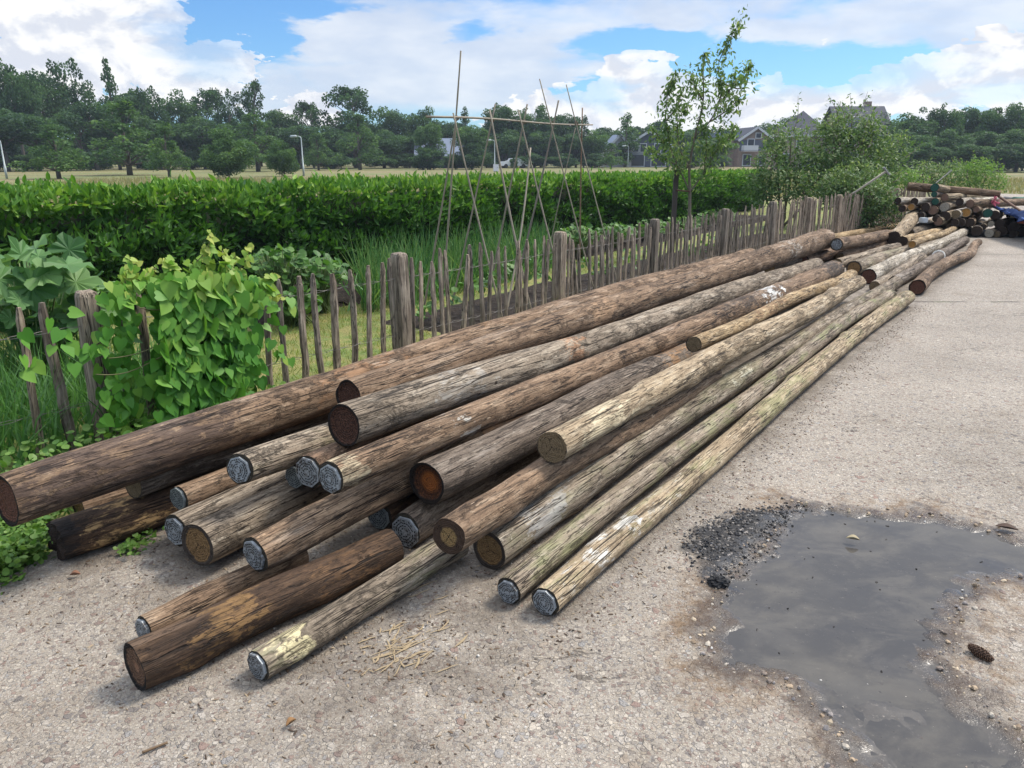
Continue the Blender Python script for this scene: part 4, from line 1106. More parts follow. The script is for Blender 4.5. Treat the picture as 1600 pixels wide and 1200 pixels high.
PM = [paling_mesh(i, RNG.uniform(.038, .056), RNG.uniform(.024, .034), 1.0) for i in range(14)]
def post_mesh(seed, w, h):
    r = random.Random(seed); n = 9; V = []; seg = 12
    for i in range(n):
        z = (-.1, .1, .3, .5, .7, h-.07, h-.03, h-.008, h)[i]; f = (1, 1, 1, 1, .98, .97, .93, .82, .60)[i]
        for k in range(seg):
            a = 2*math.pi*(k+.5)/seg; ca, sa = math.cos(a), math.sin(a)
            q = 1/max(abs(ca), abs(sa))**.75
            V.append((w/2*f*q*ca*(1+.05*mnoise.noise(Vector((z*3, k, seed)))), w/2*f*q*sa*(1+.05*mnoise.noise(Vector((z*3, k+20, seed)))), z+.006*mnoise.noise(Vector((ca*2, sa*2, seed)))*(i > 5)))
    ix = np.arange(n*seg).reshape(n, seg)
    F = np.stack([ix[:-1], np.roll(ix[:-1], -1, 1), np.roll(ix[1:], -1, 1), ix[1:]], -1).reshape(-1, 4)
    c = len(V); V.append((0, 0, h+.003)); F3 = np.array([(ix[-1][k], ix[-1][(k+1) % seg], c) for k in range(seg)])
    me = np_mesh('post', np.array(V), [F, F3], False); me.materials.append(m_pale); return me
PPM = [post_mesh(i, RNG.uniform(.10, .118), .89) for i in range(4)]
fdir = [normalize(FP[i+1]-FP[i]) for i in range(len(FP)-1)]
def fput(name, me, p, z=0, rz=0, sc=(1, 1, 1), tilt=(0, 0)):
    o = bpy.data.objects.new(name, me); o.parent = fence; o.location = (p[0]-FB[0], p[1]-FB[1], z-FB[2]); o.rotation_euler = (tilt[0], tilt[1], rz); o.scale = sc; return link(o)
for i, p in enumerate(FP[1:], 1):
    d = fdir[min(i, len(fdir)-1)]; fput('post', PPM[i % 4], p, 0, math.atan2(d[1], d[0])+RNG.uniform(-.15, .15), tilt=(RNG.uniform(-.02, .02), RNG.uniform(-.02, .02)))
palings = []
KNOWN = {1: None}
for i in range(len(FP)-1):
    a, b_ = FP[i], FP[i+1]; L = np.linalg.norm(b_-a); d = (b_-a)/L; nrm = np.array([-d[1], d[0]])
    sp = .150 if i <= 1 else (.125 if i == 2 else (.098 if i < 6 else .082)); x = .10
    while x < L-.06:
        p = a+d*x - nrm*0+np.array([d[1], -d[0]])*.0
        palings.append((p, math.atan2(d[1], d[0])))
        x += sp*RNG.uniform(.62, 1.35)
KN = [(20, 480), (75, 473), (180, 470), (218, 457), (262, 455), (300, 452), (338, 448), (374, 444), (407, 441), (437, 437), (465, 431), (492, 427), (520, 427), (545, 421), (570, 415), (596, 410), (613, 403)]
palings = [q for q in palings if q[0][1] > FP[2][1] or q[0][1] < FP[0][1]]
HK = {}
for px, py in KN:
    best = None
    for i in (0, 1):
        for u in np.linspace(0, 1, 300):
            q = FP[i]+(FP[i+1]-FP[i])*u; e = abs(proj((q[0], q[1], .8))[0]-px)
            if best is None or e < best[0]: best = (e, q, i)
    q = best[1]; lo, hi = .5, 1.1
    for _ in range(30):
        m_ = (lo+hi)/2
        if proj((q[0], q[1], m_))[1] > py: lo = m_
        else: hi = m_
    HK[len(palings)] = lo; dd = fdir[best[2]]; palings.append((q, math.atan2(dd[1], dd[0]), lo))
palings.sort(key=lambda q: q[0][1])
first, rest = palings[:100], palings[100:]
for ent in first:
    p, rz = ent[0], ent[1]
    hh = RNG.uniform(.78, .89) if RNG.random() < .9 else RNG.uniform(.70, .78)
    if len(ent) > 2: hh = ent[2]
    fput('picket', RNG.choice(PM), p, 0, rz+RNG.uniform(-.3, .3)+(math.pi if RNG.random() < .5 else 0), (1, 1, hh), (RNG.gauss(0, .018), RNG.gauss(0, .030)))
# the many small far palings as one part
vv, ff, f3, k0 = [], [], [], 0
for p, rz in [(e[0], e[1]) for e in rest]:
    me = RNG.choice(PM); co = np.zeros(len(me.vertices)*3); me.vertices.foreach_get('co', co); co = co.reshape(-1, 3)
    hh = RNG.uniform(.80, .93); a = rz+RNG.uniform(-.3, .3); ca, sa = math.cos(a), math.sin(a)
    lx_, ly_ = RNG.gauss(0, .025), RNG.gauss(0, .02)
    x_ = co[:, 0]*ca-co[:, 1]*sa+lx_*co[:, 2]; y_ = co[:, 0]*sa+co[:, 1]*ca+ly_*co[:, 2]
    vv.append(np.stack([x_+p[0]-FB[0], y_+p[1]-FB[1], co[:, 2]*hh], 1))
    for pg in me.polygons: (ff if len(pg.vertices) == 4 else f3).append([v+k0 for v in pg.vertices])
    k0 += len(co)
if vv:
    o = mesh_obj('picket', np_mesh('picket_row', np.concatenate(vv), [np.array(ff), np.array(f3)]), fence, [m_pale]); o['kind'] = 'stuff'
m_wire = simple_mat('fence_wire', (.13, .12, .11), .6, .4)
for zz in (.70, .26):
    mb = MB()
    for ph in (0, math.pi):
        pts = []
        for i in range(len(FP)-1):
            a, b_ = FP[i], FP[i+1]; n = int(np.linalg.norm(b_-a)/.035); d = fdir[i]; nrm = np.array([d[1], -d[0]])
            for k in range(n):
                u = k/n; q = a+(b_-a)*u; w = (i*50+k)*.9
                pts.append((q[0]+nrm[0]*.020*math.cos(w+ph)-FB[0], q[1]+nrm[1]*.020*math.cos(w+ph)-FB[1], zz+.006*math.sin(w+ph)-.012*math.sin(u*math.pi)))
        mb.tube(np.array(pts), .0016, 4, False)
    mb.build('wire', m_wire, fence)
# ================================================================== GARDEN PLANTS
def at_t(px, py, t):
    d = ray(px, py); k = t/(d[0]*math.cos(TH)-d[1]*math.sin(TH)); return CC+d*k
PERP = np.array([math.cos(TH), -math.sin(TH), 0]); ALONG = np.array([math.sin(TH), math.cos(TH), 0])
lau_v = np.array([(0, 0, 0), (.17, .28, .035), (.16, .65, .02), (0, 1, -.06), (-.16, .65, .02), (-.17, .28, .035)])
lau_f = [np.array([(0, 1, 2, 3), (0, 3, 4, 5)])]
heart_v = np.array([(0, 0, 0), (.24, -.14, .03), (.47, .06, .03), (.40, .42, -.01), (.20, .74, -.06), (0, 1, -.14),
                    (-.20, .74, -.06), (-.40, .42, -.01), (-.47, .06, .03), (-.24, -.14, .03), (0, .45, -.05)])
heart_f = [np.array([(0, 1, 2), (0, 2, 3), (0, 3, 10), (10, 3, 4), (10, 4, 5), (10, 5, 6), (10, 6, 7), (0, 10, 7), (0, 7, 8), (0, 8, 9)])]
# --- hedge
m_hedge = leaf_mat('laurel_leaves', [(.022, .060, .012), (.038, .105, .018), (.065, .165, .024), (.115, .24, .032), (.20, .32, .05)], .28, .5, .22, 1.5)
def hedge_h(s): return 1.19-.006*s
def build_hedge():
    N1, N2 = 33000, 17000
    # front face
    s = 26*NPR.random(N1)**1.35-1.0; u = NPR.random(N1)**.72; h = hedge_h(s)
    q = np.array([mnoise.fractal(Vector((a*1.1, b_*2.2, 3)), .8, 2, 3) for a, b_ in zip(s, u)])
    tt = -8.05+.22*q-.10*NPR.random(N1)-.35*np.clip(u-.72, 0, 1)
    z = u*h*1.0; keep = q+NPR.normal(0, .25, N1) > -.62
    nrm1 = PERP[None]*.9+np.array([0, 0, .55])[None]
    P1 = np.stack([st(a, b_, c_) for a, b_, c_ in zip(s, tt, z)])[keep]; N_1 = np.repeat(nrm1, keep.sum(), 0)
    r1 = np.clip(.08+.62*(u[keep]**2.2)+.16*q[keep]+NPR.normal(0, .19, keep.sum()), 0, 1)  # leaf tone darker towards the foot and in hollows, lighter higher up
    # top
    s2 = 27*NPR.random(N2)**1.3-1.0; v = NPR.random(N2)
    q2 = np.array([mnoise.fractal(Vector((a*1.4, b_*2, 9)), .8, 2, 4) for a, b_ in zip(s2, v)])
    z2 = hedge_h(s2)+.10*q2+.05*NPR.random(N2)+np.where(NPR.random(N2) < .05, .12*NPR.random(N2), 0)
    P2_ = np.stack([st(a, -8.1-1.15*b_, c_) for a, b_, c_ in zip(s2, v, z2)]); N_2 = np.repeat(np.array([[0, 0, 1.0]]), N2, 0)
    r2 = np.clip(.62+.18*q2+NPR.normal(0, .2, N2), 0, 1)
    P = np.concatenate([P1, P2_]); Nn = np.concatenate([N_1, N_2]); rn = np.concatenate([r1, r2]); n = len(P)
    Nn = normalize(Nn+NPR.normal(0, .55, (n, 3)))
    ax = normalize(NPR.normal(0, .6, (n, 3))+np.array([0, 0, .75])+PERP*.35)
    ax[len(P1):] = normalize(NPR.normal(0, .55, (N2, 3))+np.array([0, 0, 1.05]))
    sz = NPR.uniform(.075, .145, n)
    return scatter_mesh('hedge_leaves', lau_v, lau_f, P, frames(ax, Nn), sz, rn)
hd = empty('hedge', st(12, -8.6, 0)); tag(hd, 'long clipped laurel hedge with leaves lighter towards the top behind the vegetable garden', 'hedge')
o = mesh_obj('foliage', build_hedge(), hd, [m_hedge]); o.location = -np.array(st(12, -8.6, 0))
mb = MB(); ns = 40; pr_ = []  # solid dark body inside the leaves, standing in for the shade there
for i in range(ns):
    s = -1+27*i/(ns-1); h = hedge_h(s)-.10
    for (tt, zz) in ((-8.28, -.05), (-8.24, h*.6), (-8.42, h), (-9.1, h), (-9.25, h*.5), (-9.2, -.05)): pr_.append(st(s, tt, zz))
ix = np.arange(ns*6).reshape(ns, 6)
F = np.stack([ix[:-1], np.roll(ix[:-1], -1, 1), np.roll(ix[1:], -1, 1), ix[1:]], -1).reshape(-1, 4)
o = mesh_obj('dark_core', np_mesh('hedge_core', np.array(pr_), [F, np.array([ix[0], ix[-1]])]), hd, [simple_mat('hedge_inner', (.012, .020, .008), .9, 0, .5, 12)]); o.location = -np.array(st(12, -8.6, 0))

# --- climbing vine on the fence
m_vine = leaf_mat('vine_leaves', [(.026, .095, .012), (.042, .145, .018), (.066, .20, .025), (.105, .255, .032), (.19, .32, .05), (.33, .37, .08)], .25, .5, .25)
fpt = lambda px: at_t(px, 500, -4.2)
P = []; Rn = []; Ax = []; Nm = []; Sz = []
def vine_leaf(p, rn, size, down=1.0):
    P.append(p); Rn.append(np.clip(rn+RNG.gauss(0, .10), 0, 1)); Sz.append(size*RNG.uniform(.75, 1.2))
    Ax.append(np.array([0, 0, -1.0])*down+PERP*RNG.uniform(.05, .6)+ALONG*RNG.gauss(0, .55)+np.array([0, 0, RNG.gauss(0, .35)]))
    Nm.append(PERP*1.0+np.array([0, 0, .55])+NPR.normal(0, .42, 3))
s0, s1 = None, None
for k in range(1750):
    px = RNG.triangular(215, 425, 330); py = RNG.uniform(425, 668)
    top = 440-22*math.sin((px-215)/210*math.pi)+10*mnoise.noise(Vector((px*.03, 0, 0)))
    left = 240+25*mnoise.noise(Vector((0, py*.02, 4))); right = 405+16*mnoise.noise(Vector((3, py*.025, 0)))-max(0, py-600)*.1
    if py < top or px < left or px > right: continue
    dep = RNG.choice((-4.16, -4.10, -4.05, -4.0, -3.95, -4.22))
    p = at_t(px, py, dep)
    if p[2] < .03: continue
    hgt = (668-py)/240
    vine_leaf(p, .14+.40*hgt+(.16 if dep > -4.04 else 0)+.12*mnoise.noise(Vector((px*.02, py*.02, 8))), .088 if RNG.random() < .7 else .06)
for k in range(190):      # around the nearest post
    px = RNG.gauss(185, 24); py = RNG.uniform(440, 690)
    if abs(px-222) < 7 or px < 152: continue
    vine_leaf(at_t(px, py, RNG.choice((-4.14, -4.06, -4.25, -4.3))), .42+.2*RNG.random(), .068)
for (x0, y0, n, sp) in [(100, 510, 5, 14), (20, 545, 7, 22), (130, 545, 6, 12), (210, 600, 14, 18), (215, 650, 16, 25), (430, 480, 12, 15), (440, 540, 8, 12), (250, 455, 14, 18)]:
    for _ in range(n): vine_leaf(at_t(RNG.gauss(x0, sp), RNG.gauss(y0, sp), -4.08), .6, .07)
stemsB = MB()
for (x0, y0, x1, y1) in [(205, 450, 200, 405), (215, 445, 245, 418), (300, 425, 330, 368), (345, 430, 352, 392), (375, 435, 388, 380), (395, 440, 430, 430), (330, 425, 318, 385), (360, 430, 366, 400), (410, 445, 440, 470), (270, 430, 262, 405), (190, 470, 208, 412)]:
    pts = [at_t(x0+(x1-x0)*u+5*math.sin(u*5+x0), y0+(y1-y0)*u, -4.1+.05*math.sin(u*4+x0)) for u in np.linspace(0, 1, 8)]
    stemsB.tube(np.array(pts), .003, 5)
    for i, q in enumerate(pts):
        for _ in range(3 if i > 1 else 4): 
            vine_leaf(np.array(q)+NPR.normal(0, .012, 3), .72+.035*i, .065-.0045*i, .35)
for (x0, y0, x1, y1) in [(170, 560, 300, 515), (250, 515, 330, 470), (330, 460, 400, 500), (150, 585, 260, 560), (340, 640, 400, 560), (215, 480, 300, 470)]:
    pts = [at_t(x0+(x1-x0)*u, y0+(y1-y0)*u+8*math.sin(u*4), -4.02) for u in np.linspace(0, 1, 10)]
    stemsB.tube(np.array(pts), .003, 5)
vn = empty('climbing_vine', fpt(320)*[1, 1, 0]); vl = np.array(vn.location); tag(vn, 'big leafy climbing vine smothering the fence left of centre', 'vine')
n = len(P); o = mesh_obj('foliage', scatter_mesh('vine_leaves', heart_v, heart_f, np.array(P), frames(normalize(np.array(Ax)), normalize(np.array(Nm))), np.array(Sz), np.array(Rn), True), vn, [m_vine]); o.location = -vl
o = stemsB.build('stem', simple_mat('vine_stem', (.13, .12, .05)), vn, True); o.location = -vl

# --- big lobed leaves (courgette) at the left
m_lobed = leaf_mat('lobed_leaves', [(.045, .115, .035), (.075, .17, .05), (.115, .225, .07), (.16, .275, .09)], .25, .55, .3, 1.4, 0)
def lobed():
    n = 30; V = [(0, 0, -.02)]; 
    for i in range(n):
        a = -math.pi/2+2*math.pi*(i+.5)/n; r = .52*(1+.20*math.cos(5*(a-math.pi/2)))+.035*math.sin(i*2.9)
        if abs(i-0) < 1 or i == n-1: r *= .45
        V.append((r*math.cos(a), .42+r*math.sin(a), .05+.05*math.sin(i*2.1)-.16*r*r))
    V.append((0, .42, -.03)); c = n+1
    return np.array(V), [np.array([(c, 1+i, 1+(i+1) % n) for i in range(n)])]
lv, lf = lobed()
def leafy_plant(name, cpx, base_t, spots, sizes, tv, tf, mat, label, cat='plant', stem=True, up=.7, grp=None):
    base = at_t(cpx[0], cpx[1], base_t); base[2] = -.03
    root = empty(name, base); tag(root, label, cat, grp)
    P, A, Nn, R_ = [], [], [], []; mb = MB()
    for (px, py, dt) in spots:
        p = at_t(px, py, base_t+dt); P.append(p)
        out = p-base; out[2] = 0; out = out/(np.linalg.norm(out)+1e-6)
        A.append(out*.7+NPR.normal(0, .5, 3)+np.array([0, 0, -.1])); Nn.append(np.array([0, 0, up])+PERP*.35+NPR.normal(0, .32, 3)); R_.append(RNG.random())
        if stem: mb.tube(np.array([base+NPR.normal(0, .05, 3)*[1, 1, 0], (base+p)/2+np.array([0, 0, .06]), p]), [.007, .006, .004], 5)
    o = mesh_obj('foliage', scatter_mesh(name+'_leaves', tv, tf, np.array(P), frames(normalize(np.array(A)), normalize(np.array(Nn))), NPR.uniform(*sizes, len(P)), np.array(R_), False), root, [mat]); o.location = -base
    if stem: o = mb.build('stem', simple_mat(name+'_stem', (.12, .17, .06)), root, True); o.location = -base
    return root
sp = []
for _ in range(100):
    px = RNG.uniform(-40, 165); top = 402+max(0, px-85)*.75+14*math.sin(px*.12); sp.append((px, RNG.uniform(top, 500 if px < 120 else 470), RNG.uniform(-.6, .5)))
leafy_plant('courgette_plant', (60, 560), -5.9, sp, (.13, .26), lv, lf, m_lobed, 'large plant with broad lobed pale green leaves behind the nearest pickets')
# --- bushy potato plants
m_pot = leaf_mat('potato_leaves', [(.035, .095, .018), (.055, .135, .026), (.085, .185, .035), (.12, .22, .05)], .28, .5)
def bush_spots(cx, cy, rx, ry, n): 
    out = []
    for _ in range(n):
        a = RNG.uniform(0, 6.28); r = math.sqrt(RNG.random()); out.append((cx+rx*r*math.cos(a), cy+ry*r*math.sin(a), RNG.uniform(-.3, .3)))
    return out
for (cx, cy, rx, ry, tt, lab) in [(435, 412, 40, 26, -6.4, 'bushy potato plant with light leaves right of the vine'), (500, 425, 38, 24, -6.5, 'bushy potato plant in front of the hedge, nearer the first tall post'),
                                  (462, 470, 34, 18, -6.2, 'low potato plant drooping onto the lawn')]:
    leafy_plant('potato_plant', (cx, cy+40), tt, bush_spots(cx, cy, rx, ry, 260), (.05, .10), rl_v, rl_f, m_pot, lab, grp='potato plants')
for i, (cx, cy, tt) in enumerate([(905, 366, -6.6), (960, 362, -6.7), (1015, 357, -6.8), (1068, 350, -6.9), (1120, 340, -7.0)]):
    leafy_plant('bean_plant', (cx, cy+18), tt, bush_spots(cx, cy, 32, 13, 170), (.05, .10), rl_v, rl_f, m_pot, 'low bushy vegetable in the row before the hedge behind the middle pickets', grp='vegetable row before the hedge')
for i, (cx, cy) in enumerate([(655, 495), (700, 470), (738, 452), (770, 447), (805, 430), (845, 432), (910, 420), (940, 425), (985, 415), (1005, 400), (1090, 395), (1120, 385)]):
    leafy_plant('seedling', (cx, cy), -4.95 if i != 10 else -4.45, [(cx+RNG.gauss(0, 10), cy-RNG.uniform(-2, 16), RNG.uniform(-.1, .1)) for _ in range(22)], (.05, .095), rl_v, rl_f, m_pot, 'young bean seedling in the dark bed behind the fence', grp='seedlings in the dark bed', stem=False)
# --- onions: tall blue green spears
m_onion = leaf_mat('onion_spears', [(.055, .15, .045), (.08, .20, .055), (.13, .25, .065), (.19, .28, .085)], .3, .4)
sv = []; fq = []
seg = 5
for i, u in enumerate((0, .3, .65, .9, 1.0)):
    r = (.5, .5, .4, .2, .02)[i]
    for k in range(seg): sv.append((r*math.cos(6.283*k/seg)+.0, u, r*math.sin(6.283*k/seg)+.55*u*u*0))
ix = np.arange(5*seg).reshape(5, seg); fq = np.stack([ix[:-1], np.roll(ix[:-1], -1, 1), np.roll(ix[1:], -1, 1), ix[1:]], -1).reshape(-1, 4)
pts = []
for _ in range(1500):
    px = RNG.uniform(560, 860); p = at_t(px, 400, RNG.uniform(-7.6, -6.0)); pts.append(p[:2])
pts = np.array(pts); n = len(pts)
ax = normalize(np.stack([NPR.normal(0, .30, n), NPR.normal(0, .30, n), np.ones(n)], 1)); hh = NPR.uniform(.30, .80, n)
me = scatter_mesh('onions', np.array(sv), [fq], np.concatenate([pts, np.full((n, 1), -.03)], 1), frames(ax, NPR.normal(size=(n, 3))), np.stack([np.full(n, .011), hh, np.full(n, .011)], 1), None, True)
tag(mesh_obj('onion_leaves', me, None, [m_onion]), 'tall blue green onion and leek spears under the bean canes', 'onions', kind='stuff')
blades('leek_leaves', pts[:1100]+NPR.normal(0, .1, (1100, 2)), .25, .62, .026, m_onion, 'flat arching leek leaves among the onion spears', 'leeks', .45)

# --- bean trellis of canes
tre = empty('bean_trellis', st(8.0, -5.0, 0)); tag(tre, 'bean trellis of tied wooden canes with a long crossbar above the garden bed', 'trellis'); TL = np.array(tre.location)
m_cane = simple_mat('bamboo_cane', (.24, .205, .15), .6, var=.3, scale=14); m_cane2 = simple_mat('brown_cane', (.17, .105, .065), .7, var=.3, scale=14)
def cane(top, low, side, r=.010, mat=None, cross_y=None):
    (x0, y0), (x1, y1) = top, low
    bar_y = 182+(195-182)*((x0-666)/260) if cross_y is None else cross_y
    u = (bar_y-y0)/(y1-y0); C = at_t(x0+(x1-x0)*u, bar_y, -5.0+.02*RNG.uniform(-1, 1)+(.03 if side > 0 else -.03))
    best = None
    for e in np.linspace(.6, 2.2, 120):
        px, py = x0+(x1-x0)*e, y0+(y1-y0)*e
        if py < 300: continue
        G = at_z(px, py, -.05); tt = G[0]*math.cos(TH)-G[1]*math.sin(TH); q = abs(tt-(-5.0+side*.55))
        if best is None or q < best[0]: best = (q, G)
    G = best[1]
    d = C-G; best = None
    for k in np.linspace(.3, 2.5, 400):
        p = G+d*k; q = abs(proj(p)[1]-y0)
        if best is None or q < best[0]: best = (q, p)
    T_ = best[1]; n = 14; pts = np.linspace(G, T_, n)-TL; mb = MB()
    bx = NPR.normal(0, .012, 3)
    pts = pts+np.sin(np.linspace(0, math.pi, n))[:, None]*bx
    rad = np.array([r*(1.05-.35*i/(n-1))*(1.14 if i % 2 else .96) for i in range(n)])
    mb.tube(pts, rad, 8); mb.build('cane', mat or m_cane, tre, True); return C
cr = []
cr.append(cane((720, 80), (698, 378), -.6)); cane((708, 176), (760, 393), 1); cr.append(cane((713, 186), (680, 378), -1))
cr.append(cane((774, 162), (720, 411), -1)); cane((765, 171), (807, 375), 1, .012)
cr.append(cane((824, 162), (779, 384), -1, .011)); cane((810, 172), (862, 381), 1)
cane((829, 231), (807, 378), .55, .012, None, 290)
cr.append(cane((873, 156), (821, 378), -1, .012, simple_mat('grey_cane', (.20, .17, .135)))); cane((843, 123), (908, 375), 1, .008)
cr.append(cane((885, 133), (950, 384), 1, .008)); cane((910, 168), (907, 357), -.2, .010, m_cane2); cane((899, 200), (866, 360), -1, .007)
a, b_ = at_t(666, 182.5, -5.0), at_t(926, 195, -5.0); pts = np.linspace(a, b_, 14)-TL; pts[:, 2] += .012*np.sin(np.linspace(0, math.pi*2, 14)); mb = MB(); mb.tube(pts, np.linspace(.011, .008, 14), 8); mb.build('crossbar', m_cane, tre, True)
m_twine = simple_mat('twine', (.16, .12, .08))
for c in cr:
    th = np.linspace(0, 6*math.pi, 28); rr = .022; mb = MB()
    mb.tube(np.array([c-TL+np.array([rr*math.cos(x)*.8, rr*math.cos(x)*.4, rr*math.sin(x)])+ALONG*(.008*(x/6.28-1.5)) for x in th]), .003, 4, False)
    mb.build('tie', m_twine, tre)

# ================================================================== YOUNG TREE AND SHRUBS
pear_v = np.array([(0, 0, 0), (.20, .35, .03), (.13, .75, 0), (0, 1, -.06), (-.13, .75, 0), (-.20, .35, .03)])
m_pear = leaf_mat('fruit_tree_leaves', [(.06, .11, .035), (.09, .155, .05), (.13, .205, .07), (.18, .25, .09), (.24, .28, .11)], .4, .5, .35)
m_bark = simple_mat('young_bark', (.14, .115, .085), .85, var=.4, scale=20, bump=.4)
yt = at_t(1075, 338, -5.2); yt[2] = -.03; ybase = at_y(1075, 340, yt[1])
YY = yt[1]
tr = empty('young_fruit_tree', (yt[0], yt[1], -.03)); tag(tr, 'slender young fruit tree with upright airy branches rising behind the fence', 'tree'); TR0 = np.array(tr.location)
branches = [
 [(1076,375),(1077,335),(1078,300),(1076,262),(1085,215),(1100,160),(1098,110),(1103,82)],
 [(1078,300),(1062,265),(1048,235),(1040,190),(1042,150),(1055,112)],
 [(1040,190),(1060,165),(1068,132)],[(1048,235),(1030,215),(1020,200)],[(1076,262),(1060,230),(1058,190),(1075,160)],
 [(1085,215),(1110,190),(1125,160),(1128,130),(1120,105),(1132,75),(1148,48),(1158,30)],
 [(1125,160),(1145,135),(1150,110)],[(1128,130),(1155,140),(1165,118),(1172,98)],[(1110,190),(1140,170),(1158,150)],
 [(1078,300),(1100,270),(1120,235),(1130,200)],[(1076,262),(1050,255),(1030,240),(1012,232)],[(1100,270),(1105,230),(1098,190)],[(1100,160),(1085,135),(1082,110)],[(1120,235),(1140,215),(1148,195)]]
tb = MB(); LP, LA = [], []
for bi, br in enumerate(branches):
    off = 0 if bi == 0 else RNG.uniform(-.35, .35)
    pts = []
    for i, (px, py) in enumerate(br):
        pts.append(at_y(px, py, YY+off*min(1, i*.5)))
    pts = np.array(pts); n = 24
    tt_ = np.linspace(0, len(pts)-1, n); P = np.array([np.interp(tt_, np.arange(len(pts)), pts[:, k]) for k in range(3)]).T
    P[1:-1] = (P[:-2]+P[1:-1]*2+P[2:])/4
    r0 = .034 if bi == 0 else .014
    tb.tube(P-TR0, np.linspace(r0, .004, n), 7)
    ln = np.linalg.norm(np.diff(P, axis=0), axis=1).sum()
    for k in range(int(ln*(270 if bi else 100))):
        u = RNG.uniform(.18 if bi else .42, 1.02); q = np.array([np.interp(u*(n-1), np.arange(n), P[:, i]) for i in range(3)])
        sd = .088*(1.15-u*.65)*(1.0+.6*math.sin(u*17+bi*2))
        LP.append(q+NPR.normal(0, max(.03, sd), 3)); LA.append(NPR.normal(0, .55, 3)+np.array([0, 0, -.55]))
n = len(LP)
o = mesh_obj('crown', scatter_mesh('tree_leaves', pear_v, lau_f, np.array(LP)-TR0, frames(normalize(np.array(LA)), NPR.normal(size=(n, 3))+[0, 0, .5]), NPR.uniform(.05, .10, n), NPR.random(n)**1.3), tr, [m_pear])
tb.build('trunk', m_bark, tr, True)
P = at_y(1055, 300, YY+.15); P[2] = 0
sk = empty('tree_stake', (P[0], P[1], -.05)); tag(sk, 'dark square stake beside the young fruit tree', 'stake')
mb = MB(); hts = at_y(1057, 265, P[1])[2]; mb.box((0, 0, hts/2), (.075, .075, hts+.1)); mb.build('stake', simple_mat('stake_wood', (.07, .055, .045)), sk)
A = at_y(1056, 297, P[1])-np.array(sk.location); B = at_y(1077, 299, YY)-np.array(sk.location); mb = MB(); mb.tube(np.array([A+[0, -.045, 0], B+[0, -.05, 0]]), .014, 6); mb.build('tie', simple_mat('tree_tie', (.10, .05, .035)), sk)

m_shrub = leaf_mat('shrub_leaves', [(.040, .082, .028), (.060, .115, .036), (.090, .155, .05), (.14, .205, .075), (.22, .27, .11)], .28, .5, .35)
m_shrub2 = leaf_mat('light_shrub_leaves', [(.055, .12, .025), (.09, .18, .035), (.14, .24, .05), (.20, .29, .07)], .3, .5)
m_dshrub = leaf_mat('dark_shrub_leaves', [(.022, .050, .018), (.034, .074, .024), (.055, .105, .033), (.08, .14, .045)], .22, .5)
def shrub(name, label, Y, blobs, sprigs, n_per, size, mat, cat='shrub', tv=pear_v, tf=lau_f, Yd=None):
    """blobs: (px, py, rx, ry, dy)   all at real depth Y+dy"""
    cx = sum(b[0] for b in blobs)/len(blobs); base = at_y(cx, 340, Y); base[2] = -.05
    root = empty(name, base); tag(root, label, cat)
    P, A, Nn, R_ = [], [], [], []; mb = MB()
    for (px, py, rx, ry, dy) in blobs:
        c = at_y(px, py, Y+dy); sc = depth_of(c)/FPX; so = RNG.uniform(0, 50)
        n = int(n_per*rx*ry/900)+30
        for _ in range(n):
            d = normalize(NPR.normal(size=3)); rad = (RNG.uniform(.45, 1.0)**.6)*(1+.85*mnoise.noise(Vector(d*2.6)+Vector((so, 0, 0))))
            p = c+d*np.array([rx*sc, (rx+ry)/2*sc, ry*sc])*rad
            if p[2] < 0: p[2] = RNG.uniform(0, .2)
            P.append(p); A.append(d*.5+NPR.normal(0, .6, 3)+[0, 0, -.15]); Nn.append(d*.6+NPR.normal(0, .5, 3)+[0, 0, .5])
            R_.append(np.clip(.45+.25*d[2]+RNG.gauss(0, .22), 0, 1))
        mb.tube(np.array([base, (base+c)/2+NPR.normal(0, .15, 3), c, c+np.array([0, 0, ry*sc*.6])])-base, [.035, .025, .015, .006], 6)
    for (x0, y0, x1, y1, m_) in sprigs:
        a, b_ = at_y(x0, y0, Y-.2), at_y(x1, y1, Y-.1); pts = np.linspace(a, b_, 8); pts[:, 0] += .04*np.sin(np.linspace(0, 4, 8)); mb.tube(pts-base, np.linspace(.010, .003, 8), 5)
        for _ in range(m_):
            u = RNG.random(); q = a+(b_-a)*u; P.append(q+NPR.normal(0, .055, 3)); A.append(NPR.normal(0, .6, 3)+[0, 0, -.2]); Nn.append(NPR.normal(size=3)); R_.append(RNG.uniform(.2, .9))
    n = len(P); P = np.array(P)
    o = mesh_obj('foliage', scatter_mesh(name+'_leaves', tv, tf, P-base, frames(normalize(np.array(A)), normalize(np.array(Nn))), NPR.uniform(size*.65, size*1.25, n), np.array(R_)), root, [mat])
    mb.build('stem', m_bark, root, True); return root
shrub('shrub', 'loose grey green shrub with thin top sprigs behind the fence, left of the taller one', 18.6,
      [(1205,260,28,42,0),(1235,235,30,42,.3),(1228,290,45,30,-.2),(1190,292,22,26,0),(1258,268,28,45,.4),(1212,218,16,22,.3)],
      [(1240,205,1249,150,22),(1215,215,1212,188,14),(1255,225,1262,196,14),(1180,280,1160,262,16)], 640, .095, m_shrub)
shrub('shrub', 'tallest shrub with reddish tips in front of the gabled brick house', 19.2,
      [(1300,235,38,50,0),(1345,240,38,45,.2),(1320,275,52,36,-.3),(1285,275,32,36,0),(1375,262,34,36,.2),(1330,200,36,28,.3),(1300,205,24,24,.2),(1362,210,26,26,.3),(1400,235,26,28,.6)],
      [(1310,190,1296,148,26),(1325,185,1330,145,24),(1335,185,1358,143,26),(1320,190,1311,158,22),(1350,200,1366,165,22),(1400,225,1412,200,14),(1415,245,1440,225,16)], 680, .095, m_shrub)
